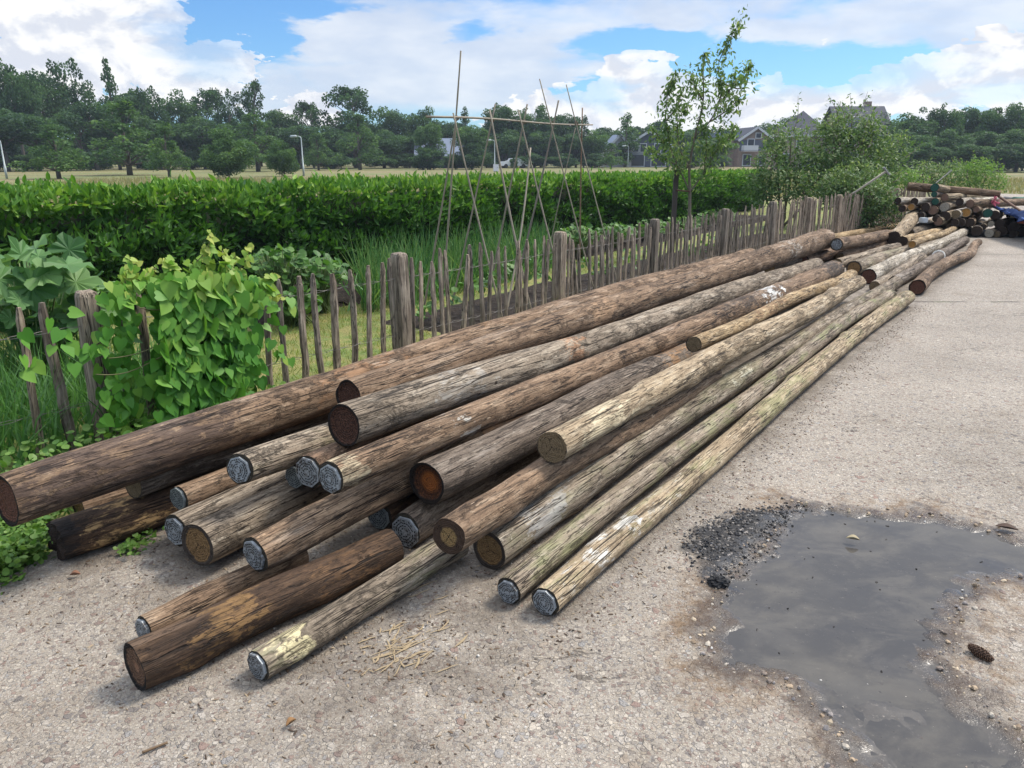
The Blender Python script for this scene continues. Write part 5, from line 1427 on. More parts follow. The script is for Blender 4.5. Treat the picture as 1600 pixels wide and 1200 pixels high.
shrub('shrub', 'dense shrub spilling over the end of the picket fence', 17.3,
      [(1330,300,42,28,-.1),(1300,292,28,30,.2),(1365,308,30,26,-.5),(1352,280,34,22,.1),(1385,322,20,14,-.7),(1340,330,26,18,-.5)],
      [(1380,310,1405,330,20),(1350,320,1372,348,18),(1385,318,1412,342,16),(1395,285,1412,270,12)], 1100, .085, m_shrub)
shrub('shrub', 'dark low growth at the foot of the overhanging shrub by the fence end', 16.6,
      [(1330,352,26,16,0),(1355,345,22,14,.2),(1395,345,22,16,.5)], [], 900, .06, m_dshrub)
shrub('shrub', 'bright yellow green bush behind the left of the far heap', 24.0, [(1405,275,26,16,0),(1425,280,22,13,.2),(1392,285,18,14,0)], [(1405,265,1400,252,10)], 1300, .08, m_shrub2)
shrub('shrub', 'blue green bush behind the thin upright rod', 26.0, [(1455,278,30,22,0),(1480,272,26,20,.2),(1440,268,20,20,.4)], [(1465,262,1462,250,10)], 1300, .085, m_shrub)
shrub('shrub', 'broad light green bush with upright shoots behind the right of the far heap', 26.5, [(1510,275,34,22,0),(1540,275,26,22,0),(1525,265,30,16,.3),(1560,285,14,14,.1)],
      [(1518,255,1521,236,14),(1532,255,1536,240,14),(1555,260,1560,245,10),(1500,258,1497,246,10)], 1300, .085, m_shrub2)
# long handled tool leaning out over the fence
A = at_y(1297, 324, 16.7); B = at_y(1385, 267.5, 16.2); tool = empty('long_handled_rake', A); tag(tool, 'long handled rake leaning out over the end of the fence, small head up', 'rake')
mb = MB(); mb.tube(np.array([(0, 0, 0), (B-A)/2+np.array([0, 0, -.02]), B-A]), .022, 8); mb.build('handle', simple_mat('tool_handle', (.33, .29, .23)), tool, True)
mb = MB(); dd = normalize(B-A); sd = normalize(np.cross(dd, [0, 1, 0])); mb.tube(np.array([B-A-sd*.10, B-A+sd*.10]), .02, 6)
for k in np.linspace(-.09, .09, 7): mb.tube(np.array([B-A+sd*k, B-A+sd*k+np.array([0, -.08, 0])]), .006, 4)
mb.build('head', simple_mat('tool_head', (.28, .28, .27), .5, .4), tool)

# ================================================================== FAR TREES
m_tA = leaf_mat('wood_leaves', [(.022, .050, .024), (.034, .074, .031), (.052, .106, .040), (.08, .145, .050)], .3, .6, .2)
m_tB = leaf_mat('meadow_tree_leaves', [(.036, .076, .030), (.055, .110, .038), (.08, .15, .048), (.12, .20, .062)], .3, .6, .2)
m_trunk = simple_mat('tree_bark', (.11, .095, .08), .9, var=.4, scale=3)
q_v = np.array([(0, 0, 0), (.5, .45, .10), (0, 1, -.05), (-.5, .55, .08)]); q_f = [np.array([(0, 1, 2, 3)])]
def tree_mesh(kind, seed, nleaf):
    """nominal height 10 m"""
    r = random.Random(seed); g = np.random.default_rng(seed); H = 10.0; cl = []; limbs = MB(); tk = []
    def add(c, R): cl.append((np.array(c, float), R))
    if kind == 'broad':
        zb, rw = 3.0, 3.6
        for _ in range(46):
            d = normalize(g.normal(size=3)); q = r.uniform(.55, 1.0)
            add((d[0]*rw*q*.9, d[1]*rw*q*.9, zb+3.4+d[2]*3.3*q+(.4*r.random())), r.uniform(.75, 1.25))
    elif kind == 'open':
        for k in range(34):
            z = r.uniform(3.5, 9.4); w = 3.6*math.sin(math.pi*min(1, max(.1, (z-2.2)/8.2)))**.7
            a = r.uniform(0, 6.28); q = r.uniform(.35, 1)
            add((w*q*math.cos(a), w*q*math.sin(a), z), r.uniform(.5, 1.0))
    elif kind == 'cone':
        for k in range(52):
            u = r.random()**1.25; z = 1.9+u*7.7; w = 3.3*(1-u)**.8+.2; a = r.uniform(0, 6.28); q = r.uniform(.4, 1)
            add((w*q*math.cos(a), w*q*math.sin(a), z), r.uniform(.55, .95)*(1.1-.5*u))
    elif kind == 'bush':
        for k in range(44):
            d = normalize(g.normal(size=3)); q = r.uniform(.5, 1)
            add((d[0]*4.6*q, d[1]*4.6*q, 4.6+d[2]*4.6*q), r.uniform(1.0, 1.6))
    elif kind == 'spire':
        for k in range(40):
            u = r.random(); z = 2.5+u*7.4; w = 2.4*(1-u)**.9+.12; a = r.uniform(0, 6.28); q = r.uniform(.3, 1)
            add((w*q*math.cos(a), w*q*math.sin(a), z), r.uniform(.35, .75)*(1.15-.6*u))
    elif kind == 'poplar':
        for k in range(40):
            u = r.random(); z = 1.5+u*8.2; w = 1.5*math.sin(math.pi*(.12+.84*u))**.8; a = r.uniform(0, 6.28); q = r.uniform(.3, 1)
            add((w*q*math.cos(a), w*q*math.sin(a), z), r.uniform(.5, .85)*(1.1-.5*u))
    elif kind == 'tier':
        for z0, w in ((4.6, 3.0), (5.8, 3.3), (7.0, 2.6), (8.2, 2.2), (9.2, 1.3)):
            for k in range(9):
                a = r.uniform(0, 6.28); q = r.uniform(.2, 1); add((w*q*math.cos(a), w*q*math.sin(a), z0+r.uniform(-.25, .25)), r.uniform(.45, .8))
    if kind != 'bush':
        limbs.tube(np.array([(0, 0, -.3), (.05, 0, 2), (.0, .1, 5), (.1, 0, 8.5)]), [.26, .20, .13, .04], 8)
    else: limbs.tube(np.array([(0, 0, -.3), (.05, 0, 2), (.0, .1, 5)]), [.25, .18, .08], 6)
    for c, R in cl[::2]:
        z0 = max(1.2, c[2]-1.6-.25*math.hypot(c[0], c[1])); limbs.tube(np.array([(0, 0, z0), (c[0]*.55, c[1]*.55, (z0+c[2])/2+.15), c]), [.09, .05, .02], 5)
    P, A, Nn, R_ = [], [], [], []
    per = nleaf//len(cl)
    for c, R in cl:
        base = r.uniform(.12, .85); n = int(per*(R**1.5))
        d = normalize(g.normal(size=(n, 3))+np.array([0, 0, .25])); rad = g.uniform(.25, 1, n)**.5
        p = c+d*R*rad[:, None]*np.array([1.05, 1.05, .92])
        P.append(p); A.append(normalize(d*.6+g.normal(0, .7, (n, 3)))); Nn.append(normalize(d*.8+g.normal(0, .5, (n, 3))+np.array([0, 0, .4])))
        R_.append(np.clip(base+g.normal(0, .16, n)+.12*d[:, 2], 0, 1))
    P = np.concatenate(P); A = np.concatenate(A); Nn = np.concatenate(Nn); R_ = np.concatenate(R_)
    sz = g.uniform(.16, .34, len(P)) if kind != 'bush' else g.uniform(.22, .44, len(P))
    me = scatter_mesh('crown_'+kind, q_v, q_f, P, frames(A, Nn), sz, R_)
    tm = limbs.mesh('trunk_'+kind, True); tm.materials.append(m_trunk)
    return me, tm
TV = {}
for kind, k, n in (('broad', 4, 9000), ('open', 3, 6500), ('cone', 3, 7500), ('bush', 3, 8000), ('spire', 2, 5000), ('poplar', 1, 6000), ('tier', 2, 5000)):
    for i in range(k):
        cm, tm = tree_mesh(kind, 40+i*7+len(kind), n)
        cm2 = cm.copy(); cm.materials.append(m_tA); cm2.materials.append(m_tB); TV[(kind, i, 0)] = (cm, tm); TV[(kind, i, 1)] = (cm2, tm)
KC = {'broad': 4, 'open': 3, 'cone': 3, 'bush': 3, 'spire': 2, 'poplar': 1, 'tier': 2}
WN = {'broad': 3.9, 'open': 3.9, 'cone': 3.4, 'bush': 5.3, 'spire': 2.5, 'poplar': 1.9, 'tier': 3.6}
def far_tree(kind, px, top, halfw, Y, label, group=None, light=0, name=None, zb=-.07, h10=None):
    c = at_y(px, 250, Y); zt = at_y(px, top, Y)[2]; Hh = (zt-zb); hw = halfw/FPX*depth_of(c)
    i = RNG.randrange(KC[kind]); cm, tm = TV[(kind, i, light)]
    nm = name or ('bush' if kind == 'bush' else 'tree')
    root = empty(nm, (c[0], c[1], zb), (0, 0, RNG.uniform(0, 6.28))); tag(root, label, 'bush' if nm == 'bush' else 'tree', group)
    sc = (hw/WN[kind], hw/WN[kind], Hh/10.0*(1.0 if kind != 'bush' else 1.0)); root.scale = sc
    for nme, me in (('crown', cm), ('trunk', tm)):
        o = bpy.data.objects.new(nme, me); o.parent = root; link(o)
    return root
# trees standing free in the meadow
for kind, px, top, hw, Y, label in [
 ('cone', 88, 186, 50, 62, 'round low tree near the leftmost lamp post, at the left of the meadow'),
 ('cone', 200, 150, 66, 74, 'spreading meadow tree with a clear pale trunk, left of the two low bushes'),
 ('cone', 262, 188, 34, 66, 'narrow low tree right of the spreading one with the clear trunk'),
 ('bush', 355, 202, 47, 64, 'wide round bush standing in the meadow grass'),
 ('cone', 402, 168, 50, 92, 'tree with a bare trunk foot just right of the wide round bush'),
 ('bush', 442, 222, 25, 70, 'dark bush right beside the white lamp post in the meadow'),
 ('cone', 497, 202, 26, 100, 'narrow pointed tree right of the white lamp post'),
 ('cone', 562, 178, 40, 104, 'lighter green tree with layered branches and a thin trunk, alone before the wood'),
 ('broad', 672, 192, 26, 106, 'small dense round headed tree beside the pale roof'),
 ('broad', 737, 196, 32, 108, 'round headed tree behind the left end of the trellis'),
 ('bush', 1058, 232, 12, 118, 'small bush in front of the gabled house with white trim'),
 ('cone', 955, 222, 24, 112, 'light green tree behind the right end of the crossbar'),
 ('poplar', 977, 176, 20, 128, 'tall dark narrow tree left of the gabled house with white trim'),
 ('broad', 925, 205, 30, 126, 'tree between the trellis and the tall dark narrow one'),
 ('broad', 1110, 215, 40, 120, 'tree behind the young fruit tree')]:
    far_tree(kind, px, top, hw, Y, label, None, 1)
far_tree('bush', 803, 246, 8, 118, 'small reddish brown bush above the parked white car', None, 1)
# the wood behind
wood = [('broad',-20,120,55,104),('broad',38,97,40,100),('broad',80,112,50,108),('open',130,88,44,112),('spire',186,94,26,104),('broad',215,140,48,116),('broad',10,170,60,92),('broad',60,180,50,94),
 ('open',248,132,30,112),('broad',290,142,40,118),('open',330,140,40,120),('open',366,138,28,112),('tier',405,126,30,116),('broad',440,172,42,122),('open',490,160,32,124),('open',556,136,52,122),
 ('broad',555,185,50,124),('broad',620,172,34,126),('broad',662,170,26,128),('spire',728,168,20,128),('broad',700,190,36,130),('broad',785,166,38,126),('open',778,160,22,128),('broad',835,168,36,128),('poplar',845,162,16,130),
 ('broad',880,178,34,130),('spire',820,170,20,132),('broad',150,160,52,100),('broad',320,185,52,108),('broad',250,185,44,106),('broad',470,195,40,112),('broad',600,205,44,118),('broad',650,212,30,122),('broad',520,200,44,116),
 ('broad',790,205,36,122),('broad',850,205,36,124),('broad',900,208,30,126),('poplar',912,180,12,126),('broad',1010,196,32,140),('open',1032,190,24,142),('broad',1060,200,30,144),('broad',1180,195,30,150),('open',1200,190,22,152),('broad',1245,180,40,150),('broad',380,190,40,112),('broad',-70,130,60,104),('broad',-40,180,50,90)]
for k, (kind, px, top, hw, Y) in enumerate(wood):
    lab = {'spire': 'pointed tree standing up out of the dark wood beyond the meadow', 'open': 'tall tree with gaps of sky in its crown in the wood beyond the meadow', 'tier': 'tall tree with layered branches in the wood left of the trellis',
           'poplar': 'slim upright tree in the wood behind the trellis', 'broad': 'dark broad tree in the dense wood beyond the meadow'}[kind]
    far_tree(kind, px, top, hw, Y, lab, 'trees of the far wood', 0)
right = [('broad',1415,180,40,96),('open',1440,166,34,98),('broad',1468,172,34,96),('spire',1462,163,20,100),('broad',1505,168,32,102),('broad',1535,172,34,100),('open',1560,160,32,104),('broad',1590,165,40,98),('broad',1630,162,44,100),('broad',1385,178,36,102),
 ('broad',1420,205,40,90),('broad',1480,205,40,90),('broad',1535,205,40,92),('broad',1590,205,44,90),('broad',1670,170,50,98),('broad',1450,225,36,86),('broad',1510,225,40,86),('broad',1570,225,40,87),('broad',1620,220,40,88)]
for kind, px, top, hw, Y in right:
    lab = {'open': 'looser tree in the wood at the right beyond the heap', 'broad': 'dense dark tree in the wood at the right beyond the heap', 'spire': 'pointed tree in the wood at the right beyond the heap'}[kind]
    far_tree(kind, px, top, hw, Y, lab, 'trees of the right hand wood', 0)
# bushes at the foot of the wood
for px, top, hw, Y in [(x_, 205+12*math.sin(x_), 44, 132+.02*x_) for x_ in range(-60, 1130, 36)]+[(668, 226, 30, 104), (738, 224, 30, 106), (712, 246, 14, 108)]+[(x_, 236, 34, 96) for x_ in range(1400, 1680, 40)]+[(-20,235,40,96),(40,240,36,98),(140,238,40,102),(235,240,36,104),(300,238,36,106),(520,238,34,112),(600,236,30,116),(640,240,26,118),(710,240,26,118),(760,240,24,120),(830,238,28,120),(880,240,28,120),(930,240,26,122),(1075,240,24,124),(1120,240,26,126)]:
    far_tree('bush', px, top, hw, Y, 'low bush along the foot of the wood beyond the meadow' if px < 1300 else 'low bush under the wood at the right beyond the heap', 'bushes along the far wood edge' if px < 1300 else 'bushes under the right hand wood', 0)

# ================================================================== LAMPS, BOX, CAR
m_lamp = simple_mat('lamp_grey', (.36, .40, .39), .5, .2)
def lamp(px, ybase, ytop, Y, side, label, r=.07):
    b0 = at_y(px, ybase, Y); b0[2] = -.07; zt = at_y(px, ytop, Y)[2]-b0[2]
    root = empty('street_lamp', b0); tag(root, label, 'street lamp')
    mb = MB(); mb.tube(np.array([(0, 0, 0), (0, 0, .9), (0, 0, .92), (0, 0, zt*.95), (side*.06, 0, zt*.985), (side*.22, 0, zt), (side*.4, 0, zt)]), [r*1.4, r*1.4, r, r*.75, r*.7, r*.65, r*.6], 10); mb.build('pole', m_lamp, root, True)
    mb = MB(); mb.tube(np.array([(side*.36, 0, zt), (side*.45, 0, zt+.01), (side*.85, 0, zt-.02), (side*.98, 0, zt-.03)]), [.05, .11, .12, .04], 10); mb.build('lamp_head', m_lamp, root, True)
lamp(474.5, 272, 213, 71, -1, 'pale grey street lamp in the meadow left of the trellis', .065)
lamp(11, 280, 218, 62, -1, 'pale street lamp cut by the left edge of the photo', .065)
lamp(773, 264, 219, 96, -1, 'pale green street lamp above the white box, seen through the trellis', .06)
lamp(981, 257, 228, 122, -1, 'street lamp beside the gabled house with white trim', .045)
P = at_y(775, 268, 93); P[2] = -.07; root = empty('utility_box', P); tag(root, 'small whitish utility box at the foot of the pale green street lamp', 'utility box')
mb = MB(); mb.box((0, 0, .40), (.62, .45, .72)); mb.build('cabinet', simple_mat('box_white', (.66, .63, .66)), root)
mb = MB(); mb.box((0, 0, .785), (.68, .52, .045)); mb.build('lid', simple_mat('box_lid', (.58, .56, .58)), root)
mb = MB(); mb.box((0, 0, .0), (.56, .40, .12)); mb.build('plinth', simple_mat('box_plinth', (.35, .34, .33)), root)
mb = MB(); mb.box((.2, -.235, .45), (.03, .02, .1)); mb.build('handle', m_darkmetal, root)
# parked white car
P = at_y(803, 262, 119); P[2] = -.07; car = empty('parked_car', P, (0, 0, math.radians(8))); tag(car, 'tiny white car parked before the wood, seen between the canes', 'car')
prof = [(-2.05, .35), (-2.1, .75), (-1.9, .95), (-1.25, 1.0), (-.75, 1.42), (.6, 1.45), (1.25, 1.05), (1.95, .88), (2.1, .6), (2.05, .32)]
def ext(prof, w, name, mat, inset=.86):
    n = len(prof); V = []
    for s_, f in ((-1, 1), (1, 1)):
        for x, z in prof: V.append((x, s_*w/2*(inset if z > 1.05 else 1), z))
    me = bpy.data.meshes.new(name); me.from_pydata(V, [], [tuple(range(n)), tuple(range(n, 2*n))[::-1]]+[(i, n+i, n+(i+1) % n, (i+1) % n) for i in range(n)]); me.update()
    bm = bmesh.new(); bm.from_mesh(me); bmesh.ops.recalc_face_normals(bm, faces=bm.faces); bm.to_mesh(me); bm.free()
    return mesh_obj(name, me, car, [mat])
ext(prof, 1.7, 'body', simple_mat('car_white', (.72, .73, .75), .3, 0, .03))
m_glass = simple_mat('dark_glass', (.03, .035, .045), .1, 0, .1)
mb = MB(); mb.box((-.05, -.765, 1.2), (1.3, .03, .30)); mb.build('side_window', m_glass, car)
mb = MB(); mb.box((-1.03, 0, 1.24), (.04, 1.25, .40), np.array(Matrix.Rotation(math.radians(50), 3, 'Y'))); mb.build('windscreen', m_glass, car)
for x_ in (-1.3, 1.3):
    for y_ in (-.78, .78):
        mb = MB(); mb.tube(np.array([(x_, y_-.1, .31), (x_, y_+.1, .31)]), .31, 16); mb.build('wheel', simple_mat('tyre', (.02, .02, .02)), car)
for y_ in (-.6, .6):
    mb = MB(); mb.box((-2.08, y_, .72), (.06, .3, .14)); mb.build('headlight', simple_mat('lens', (.7, .7, .68), .2), car)

# ================================================================== HOUSES
m_white = simple_mat('white_trim', (.50, .51, .53), .6, 0, .05)
m_roofg = simple_mat('roof_tiles_grey', (.045, .048, .062), .8, 0, .2, 2); m_roofl = simple_mat('roof_light', (.17, .20, .26), .5, 0, .1, 2)
def brick_mat(name, c1, c2):
    m, t, b = new_mat(name); c = t.coord(); br = t.nt.nodes.new('ShaderNodeTexBrick'); t.L.new(t.mapping(c, rot=(math.radians(90), 0, 0)), br.inputs[0])
    br.inputs['Color1'].default_value = (*c1, 1); br.inputs['Color2'].default_value = (*c2, 1); br.inputs['Mortar'].default_value = (.3, .28, .25, 1); br.inputs['Scale'].default_value = 3.2
    t.set(b.inputs['Base Color'], br.outputs[0]); b.inputs['Roughness'].default_value = .9; return m
m_brick = brick_mat('brown_brick', (.20, .145, .11), (.26, .19, .145)); m_brick2 = brick_mat('red_brick', (.19, .125, .095), (.24, .16, .12))
m_side = simple_mat('dark_siding', (.075, .085, .115), .7, 0, .15, 3)
def house(name, label, px, Y, w, d, eave, ridge, rz, wall, roof, gable_front=True, windows=(), trim=True, upper=None, hip=False, extra=None):
    P = at_y(px, 255, Y); P[2] = -.07
    root = empty(name, P, (0, 0, rz)); tag(root, label, 'house')
    mb = MB()
    if hip: mb.box((0, 0, eave/2), (w, d, eave))
    elif gable_front:
        n = 5; V = [(-w/2, -d/2, 0), (w/2, -d/2, 0), (w/2, -d/2, eave), (0, -d/2, ridge-.15), (-w/2, -d/2, eave)]; V2 = [(x, d/2, z) for x, _, z in V]
        mb.add(V+V2, [(0, 1, 2, 3, 4), (9, 8, 7, 6, 5), (0, 5, 6, 1), (1, 6, 7, 2), (4, 9, 5, 0)])
    else:
        V = [(-w/2, -d/2, 0), (-w/2, d/2, 0), (-w/2, d/2, eave), (-w/2, 0, ridge-.15), (-w/2, -d/2, eave)]; V2 = [(w/2, y, z) for _, y, z in V]
        mb.add(V+V2, [(0, 4, 3, 2, 1), (5, 6, 7, 8, 9), (0, 5, 9, 4), (1, 2, 7, 6)])
    mb.build('wall', wall, root)
    ov = .45; mb = MB(); th = .18
    if hip:
        V = [(-w/2-ov, -d/2-ov, eave), (w/2+ov, -d/2-ov, eave), (w/2+ov, d/2+ov, eave), (-w/2-ov, d/2+ov, eave), (0, -d*.03, ridge), (0, d*.03, ridge), (-w/2-ov, -d/2-ov, eave-.18), (w/2+ov, -d/2-ov, eave-.18), (w/2+ov, d/2+ov, eave-.18), (-w/2-ov, d/2+ov, eave-.18)]
        mb.add(V, [(0, 1, 4), (1, 2, 5, 4), (2, 3, 5), (3, 0, 4, 5), (6, 9, 8, 7)]); mb.build('roof', roof, root)
        mb = MB(); mb.box((0, -d/2-ov-.03, eave-.12), (w+2*ov+.1, .05, .26)); mb.box((w/2+ov+.03, 0, eave-.12), (.05, d+2*ov, .26)); mb.build('gutter', m_white, root)
    else:
        for s_ in (-1, 1):
            if gable_front:
                a = math.atan2(ridge-eave, w/2); L = math.hypot(ridge-eave, w/2)+ov; cx = s_*(math.cos(a)*L/2); cz = ridge-math.sin(a)*L/2+.05
                mb.box((cx, 0, cz), (L, d+2*ov, th), np.array(Matrix.Rotation(s_*a, 3, 'Y')))
            else:
                a = math.atan2(ridge-eave, d/2); L = math.hypot(ridge-eave, d/2)+ov; cy = s_*(math.cos(a)*L/2); cz = ridge-math.sin(a)*L/2+.05
                mb.box((0, cy, cz), (w+2*ov, L, th), np.array(Matrix.Rotation(-s_*a, 3, 'X')))
        mb.build('roof', roof, root)
        if trim:
            mb = MB()
            for s_ in (-1, 1):
                if gable_front:
                    mb.box((s_*(math.cos(a)*L/2), -d/2-ov-.04, ridge-math.sin(a)*L/2-.02), (L, .06, .34), np.array(Matrix.Rotation(s_*a, 3, 'Y')))
                else: mb.box((w/2+ov+.04, s_*(math.cos(a)*L/2), ridge-math.sin(a)*L/2-.02), (.06, L, .3), np.array(Matrix.Rotation(-s_*a, 3, 'X')))
            mb.build('bargeboard', m_white, root)
    if upper:
        z0, z1, mt = upper; mb = MB(); mb.box((0, -d/2-.04, (z0+z1)/2), (w*.995, .06, z1-z0)); mb.build('cladding', mt, root)
    for (x, z, ww, hh) in windows:
        mb = MB(); mb.box((x, -d/2-.10, z), (ww+.24, .08, hh+.24)); f = mb.build('window', m_white, root)
        mb = MB(); mb.box((x, -d/2-.145, z), (ww, .02, hh)); mb.build('pane', m_glass, f)
    return root
hA = house('house', 'dark sided house with a white trimmed gable left of the young fruit tree', 1010, 134, 7.0, 9, 3.4, 5.6, math.radians(-6), m_side, m_roofg, True, [(-2.1, 3.0, .9, 1.2), (-.9, 3.0, .9, 1.2), (1.4, 3.0, .9, 1.2), (-1.9, 1.1, 2.4, 1.8), (1.6, 1.1, 2.2, 1.8)])
hB = house('house', 'brick house with a white balcony and gable right of the young fruit tree', 1165, 138, 5.6, 8, 4.4, 6.3, math.radians(4), m_brick2, m_roofg, True, [(0.3, 5.0, .8, .7), (-.9, 3.7, 1.0, 1.4), (1.1, 1.1, 1.1, 1.6), (-1.4, 1.1, 1.2, 1.7)], upper=(2.6, 4.3, m_side))
mb = MB(); mb.box((-1.3, -4.9, 2.55), (2.4, 1.3, .12)); mb.box((-1.3, -5.5, 3.05), (2.4, .06, .75)); mb.box((-2.47, -4.9, 3.05), (.06, 1.25, .75)); mb.build('balcony', m_white, hB)
mb = MB(); mb.box((-4.0, 1.0, 2.4), (3.0, 6, 4.8)); mb.build('side_wing', m_brick2, hB); mb = MB(); mb.box((-4.0, 1.0, 5.15), (3.6, 6.6, .7)); mb.build('wing_roof', m_roofl, hB)
hC = house('house', 'brown brick house with a dark hipped roof behind the loose shrub', 1247, 110, 6.6, 9, 4.4, 7.6, math.radians(-20), m_brick, m_roofg, False, [(1.2, 1.2, 1.5, 1.5), (-1.7, 1.2, 1.2, 1.5), (.2, 3.3, 1.1, 1.1)], hip=True)
mb = MB(); mb.box((2.3, -2.3, 5.9), (.7, .06, 1.0), np.array(Matrix.Rotation(math.radians(-42), 3, 'X'))); mb.build('skylight', m_white, hC)
hD = house('house', 'brick house with a long dark gabled roof behind the tallest shrub', 1328, 104, 5.9, 8.5, 4.6, 7.7, math.radians(-4), m_brick2, m_roofg, False, [(-1.8, 3.5, 1.0, 1.2), (1.6, 3.5, 1.0, 1.2), (-1.5, 1.3, 1.6, 1.6), (1.8, 1.3, 1.2, 1.6)])
mb = MB(); mb.box((-.9, -2.9, 6.05), (1.0, .08, .9), np.array(Matrix.Rotation(math.radians(38), 3, 'X'))); mb.build('skylight', m_white, hD)
mb = MB(); mb.box((1.5, .4, 7.9), (.7, .7, 1.0)); mb.build('chimney', m_brick2, hD)
hE = house('barn', 'low building with a pale blue grey roof half hidden in the far wood', 692, 122, 7.5, 5, 1.9, 4.2, math.radians(4), m_side, m_roofl, False, [(-1.5, 1.0, .8, .8)], trim=False)
hF = house('house', 'small pale house almost hidden behind the tree at the right end of the crossbar', 962, 132, 4.0, 6, 3.0, 5.0, math.radians(3), simple_mat('pale_render', (.42, .40, .38)), m_roofl, True, [(-.8, 1.4, .8, 1.3), (.8, 1.4, .8, 1.3), (0, 3.4, .7, .7)])

# ================================================================== SKY, SUN, CAMERA
SUN_EL, SUN_AZ = math.radians(52), math.radians(62)      # azimuth measured from the view direction towards the right
world = bpy.data.worlds.new('World'); scene.world = world; world.use_nodes = True
wt = NT(world.node_tree); bg = world.node_tree.nodes['Background']
sky = wt.nt.nodes.new('ShaderNodeTexSky'); sky.sky_type = 'NISHITA'; sky.sun_disc = False; sky.sun_elevation = SUN_EL; sky.sun_rotation = SUN_AZ
sky.air_density = 1.0; sky.dust_density = .4; sky.ozone_density = 1.5
STR = .10
d = wt.vmath('NORMALIZE', wt.coord('Generated')); s3 = wt.sep(d)
az = wt.math('ARCTAN2', s3[0], s3[1]); el = wt.math('ARCSINE', s3[2])
comb = wt.nt.nodes.new('ShaderNodeCombineXYZ'); wt.L.new(az, comb.inputs[0]); wt.L.new(wt.math('MULTIPLY', el, 1.5), comb.inputs[1]); q = comb.outputs[0]
wsc_ = wt.vmath('SCALE', wt.vmath('SUBTRACT', wt.noise(wt.mapping(q, (2, 9, 4), (1, 2.2, 1)), 9, 6, .6, 0, 1), (.5, .5, .5)), None); wsc_.node.inputs[3].default_value = .13
qw = wt.vmath('ADD', q, wt.vmath('MULTIPLY', wsc_, (1.5, .55, 0)))
def pxdir(px, py):
    v = ray(px, py); v = v/np.linalg.norm(v); return math.atan2(v[0], v[1]), math.asin(v[2])
def blob(px, py, rx, ry, amt, soft=1.0):
    a, e = pxdir(px, py); sx, sy = rx/1290.0, ry/1290.0
    v = wt.vmath('SUBTRACT', qw if soft != 1.01 else q, None); v.node.inputs[1].default_value = (a, e*1.5, 0)
    v2 = wt.vmath('DIVIDE', v, None); v2.node.inputs[1].default_value = (sx, sy*1.5, 1)
    l = wt.vmath('LENGTH', v2, None, 1)
    return wt.math('MULTIPLY', wt.sstep(l, 1.0+.45*soft, 1.0-.55*soft), amt)
def total(lst):
    o = None
    for b in lst: o = b if o is None else wt.math('MAXIMUM', o, b)
    return o
# cumulus: crisp edged heaps
f1 = wt.noise(wt.mapping(q, (3.1, 1.7, .4)), 15, 9, .58, .35); f2 = wt.noise(wt.mapping(q, (7.7, 2.2, 5)), 42, 7, .6)
f1s = wt.noise(wt.mapping(q, (3.1-.008, 1.7-.022, .4)), 15, 9, .58, .35)
cum = total([blob(60, 70, 170, 80, 1), blob(185, 60, 95, 75, 1), blob(255, 90, 36, 50, .9), blob(360, 95, 60, 28, .9), blob(30, 130, 140, 50, .9), blob(470, 165, 60, 26, .8), blob(240, 135, 120, 40, .85),
             blob(1000, 150, 90, 55, 1), blob(1005, 85, 38, 10, .85), blob(930, 180, 60, 40, .95), blob(880, 170, 60, 40, .95), blob(1195, 160, 40, 42, 1), blob(1260, 165, 60, 40, 1), blob(1235, 190, 120, 40, 1), blob(1330, 165, 50, 32, 1),
             blob(1400, 140, 70, 36, 1), blob(1500, 120, 95, 48, 1), blob(1590, 115, 80, 58, 1), blob(1565, 55, 50, 9, .9), blob(1440, 180, 60, 18, .8), blob(1090, 170, 80, 50, .95), blob(830, 190, 90, 26, .7)])
dens = wt.math('ADD', cum, wt.math('MULTIPLY', wt.math('SUBTRACT', f1, .5), 2.3)); dens = wt.math('ADD', dens, wt.math('MULTIPLY', wt.math('SUBTRACT', f2, .5), .75))
ca = wt.sstep(dens, .44, .54)
# thin layered cloud
g1 = wt.noise(wt.mapping(q, (1, 5, 2), (1, 2.2, 1)), 5, 8, .58, .4)
lay = total([blob(600, 60, 240, 55, 1, 1.2), blob(700, 125, 260, 70, 1, 1.2), blob(420, 150, 150, 50, .8), blob(840, 60, 170, 50, .9, 1.2), blob(560, 20, 300, 30, .75), blob(1000, 25, 300, 42, .8, 1.3), blob(1250, 55, 300, 40, .8, 1.3), blob(1450, 40, 250, 55, .85, 1.3), blob(1500, 90, 220, 40, .8, 1.2), blob(1150, 70, 160, 16, .6), blob(1560, 165, 90, 40, .7), blob(900, 110, 100, 30, .7)])
hole = total([blob(928, 143, 52, 24, 1), blob(1270, 112, 190, 30, 1.1), blob(1140, 95, 120, 26, .9), blob(325, 50, 75, 62, 1.1), blob(395, 62, 60, 26, .9), blob(1000, 62, 110, 16, .8), blob(430, 4, 120, 18, .8), blob(1555, 150, 60, 16, .6), blob(740, 50, 50, 12, .4)])
high = wt.math('MULTIPLY', wt.sstep(el, .20, .42), .85)           # broken cloud overhead
hl = wt.math('ADD', wt.math('MAXIMUM', lay, high), wt.math('MULTIPLY', wt.math('SUBTRACT', g1, .5), 1.3)); hl = wt.math('SUBTRACT', hl, wt.math('MULTIPLY', hole, .95))
la = wt.math('MULTIPLY', wt.sstep(hl, .28, .85), .86)
ca = wt.math('MULTIPLY', ca, wt.math('SUBTRACT', 1.0, wt.math('MULTIPLY', hole, .55)))
relief = wt.math('MULTIPLY', wt.math('SUBTRACT', f1, f1s), 2.2)
cv = wt.math('ADD', wt.math('ADD', .80, relief), wt.math('MULTIPLY', wt.math('SUBTRACT', f2, .5), .25))
cv = wt.math('MINIMUM', wt.math('MAXIMUM', cv, .60), 1.02)
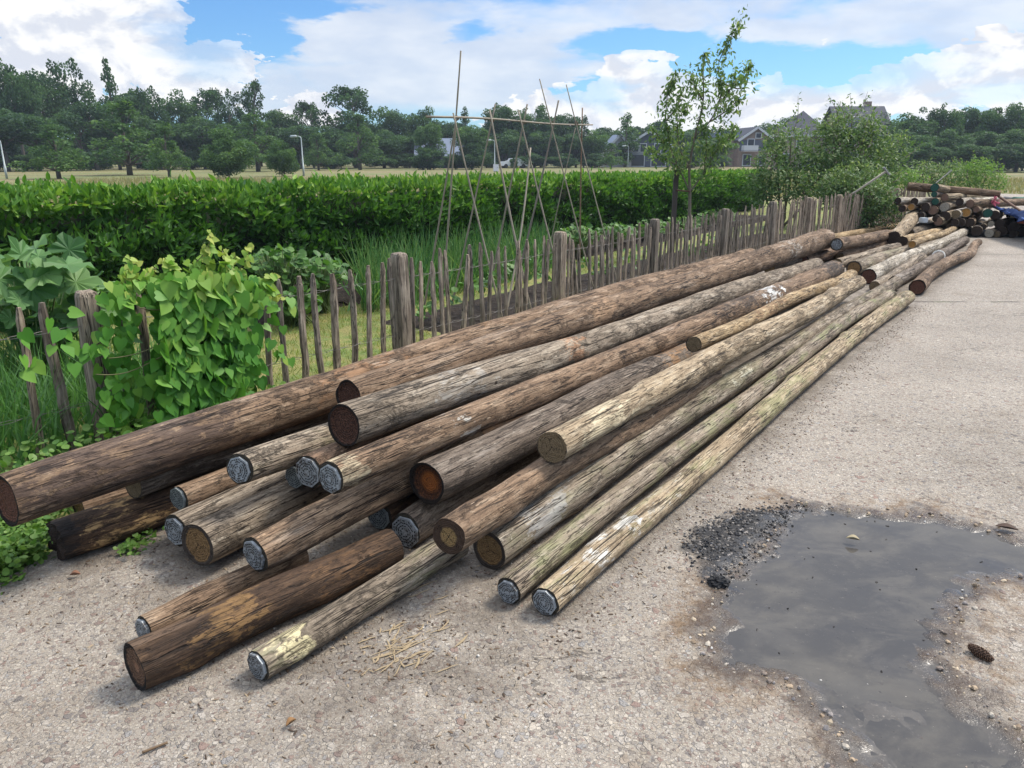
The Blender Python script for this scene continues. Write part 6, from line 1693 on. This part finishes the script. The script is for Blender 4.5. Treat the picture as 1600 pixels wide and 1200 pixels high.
ccol = wt.mix(wt.sstep(cv, .55, .95), (.70, .74, .83), (.98, .98, .98))
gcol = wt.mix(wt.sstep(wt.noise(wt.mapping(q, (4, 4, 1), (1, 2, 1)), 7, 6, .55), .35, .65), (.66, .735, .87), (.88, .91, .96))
k = 1.0/STR
skyc = wt.mix(1.0, sky.outputs[0], (.47, .75, 1.06), 'MULTIPLY')
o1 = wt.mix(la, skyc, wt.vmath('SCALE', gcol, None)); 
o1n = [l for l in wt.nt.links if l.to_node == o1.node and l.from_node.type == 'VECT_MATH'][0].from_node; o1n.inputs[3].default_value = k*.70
cs_ = wt.vmath('SCALE', ccol, None); cs_.node.inputs[3].default_value = k*.73
o2 = wt.mix(ca, o1, cs_)
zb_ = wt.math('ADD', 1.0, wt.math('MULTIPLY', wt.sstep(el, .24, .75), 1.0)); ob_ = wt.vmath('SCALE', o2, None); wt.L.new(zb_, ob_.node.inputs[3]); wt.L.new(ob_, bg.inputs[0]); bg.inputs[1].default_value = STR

# the air between here and the far trees
hz = bpy.data.materials.new('air'); hz.use_nodes = True; hn = hz.node_tree; hn.nodes.remove(hn.nodes['Principled BSDF'])
pv = hn.nodes.new('ShaderNodeVolumePrincipled'); pv.inputs['Color'].default_value = (.74, .84, 1.0, 1); pv.inputs['Density'].default_value = .0004; pv.inputs['Anisotropy'].default_value = .2
hn.links.new(pv.outputs[0], hn.nodes['Material Output'].inputs['Volume'])
mb = MB(); mb.box((0, 0, 9.4), (1840, 1840, 21.2)); tag(mb.build('haze', hz), 'thin blue summer haze in the air over the meadow', 'haze', kind='stuff')
sun = bpy.data.lights.new('Sun', 'SUN'); sun.energy = 3.3; sun.angle = math.radians(15); sun.color = (1.0, .93, .83)
so = link(bpy.data.objects.new('Sun', sun))
sdir = Vector((math.sin(SUN_AZ)*math.cos(SUN_EL), math.cos(SUN_AZ)*math.cos(SUN_EL), math.sin(SUN_EL)))
so.rotation_euler = (-sdir).to_track_quat('-Z', 'Y').to_euler(); so.location = (10, 10, 30)

cam = bpy.data.cameras.new('Camera'); cam.sensor_width = 36; cam.lens = 27; cam.clip_end = 6000; cam.clip_start = .05
co = link(bpy.data.objects.new('Camera', cam)); co.location = (0, 0, CAMH); co.rotation_euler = (math.pi/2-PITCH, 0, 0)
scene.camera = co
scene.view_settings.view_transform = 'Standard'; scene.view_settings.look = 'None'; scene.view_settings.gamma = 1; scene.view_settings.exposure = 0.55
scene.cycles.max_bounces = 8; scene.cycles.transparent_max_bounces = 12
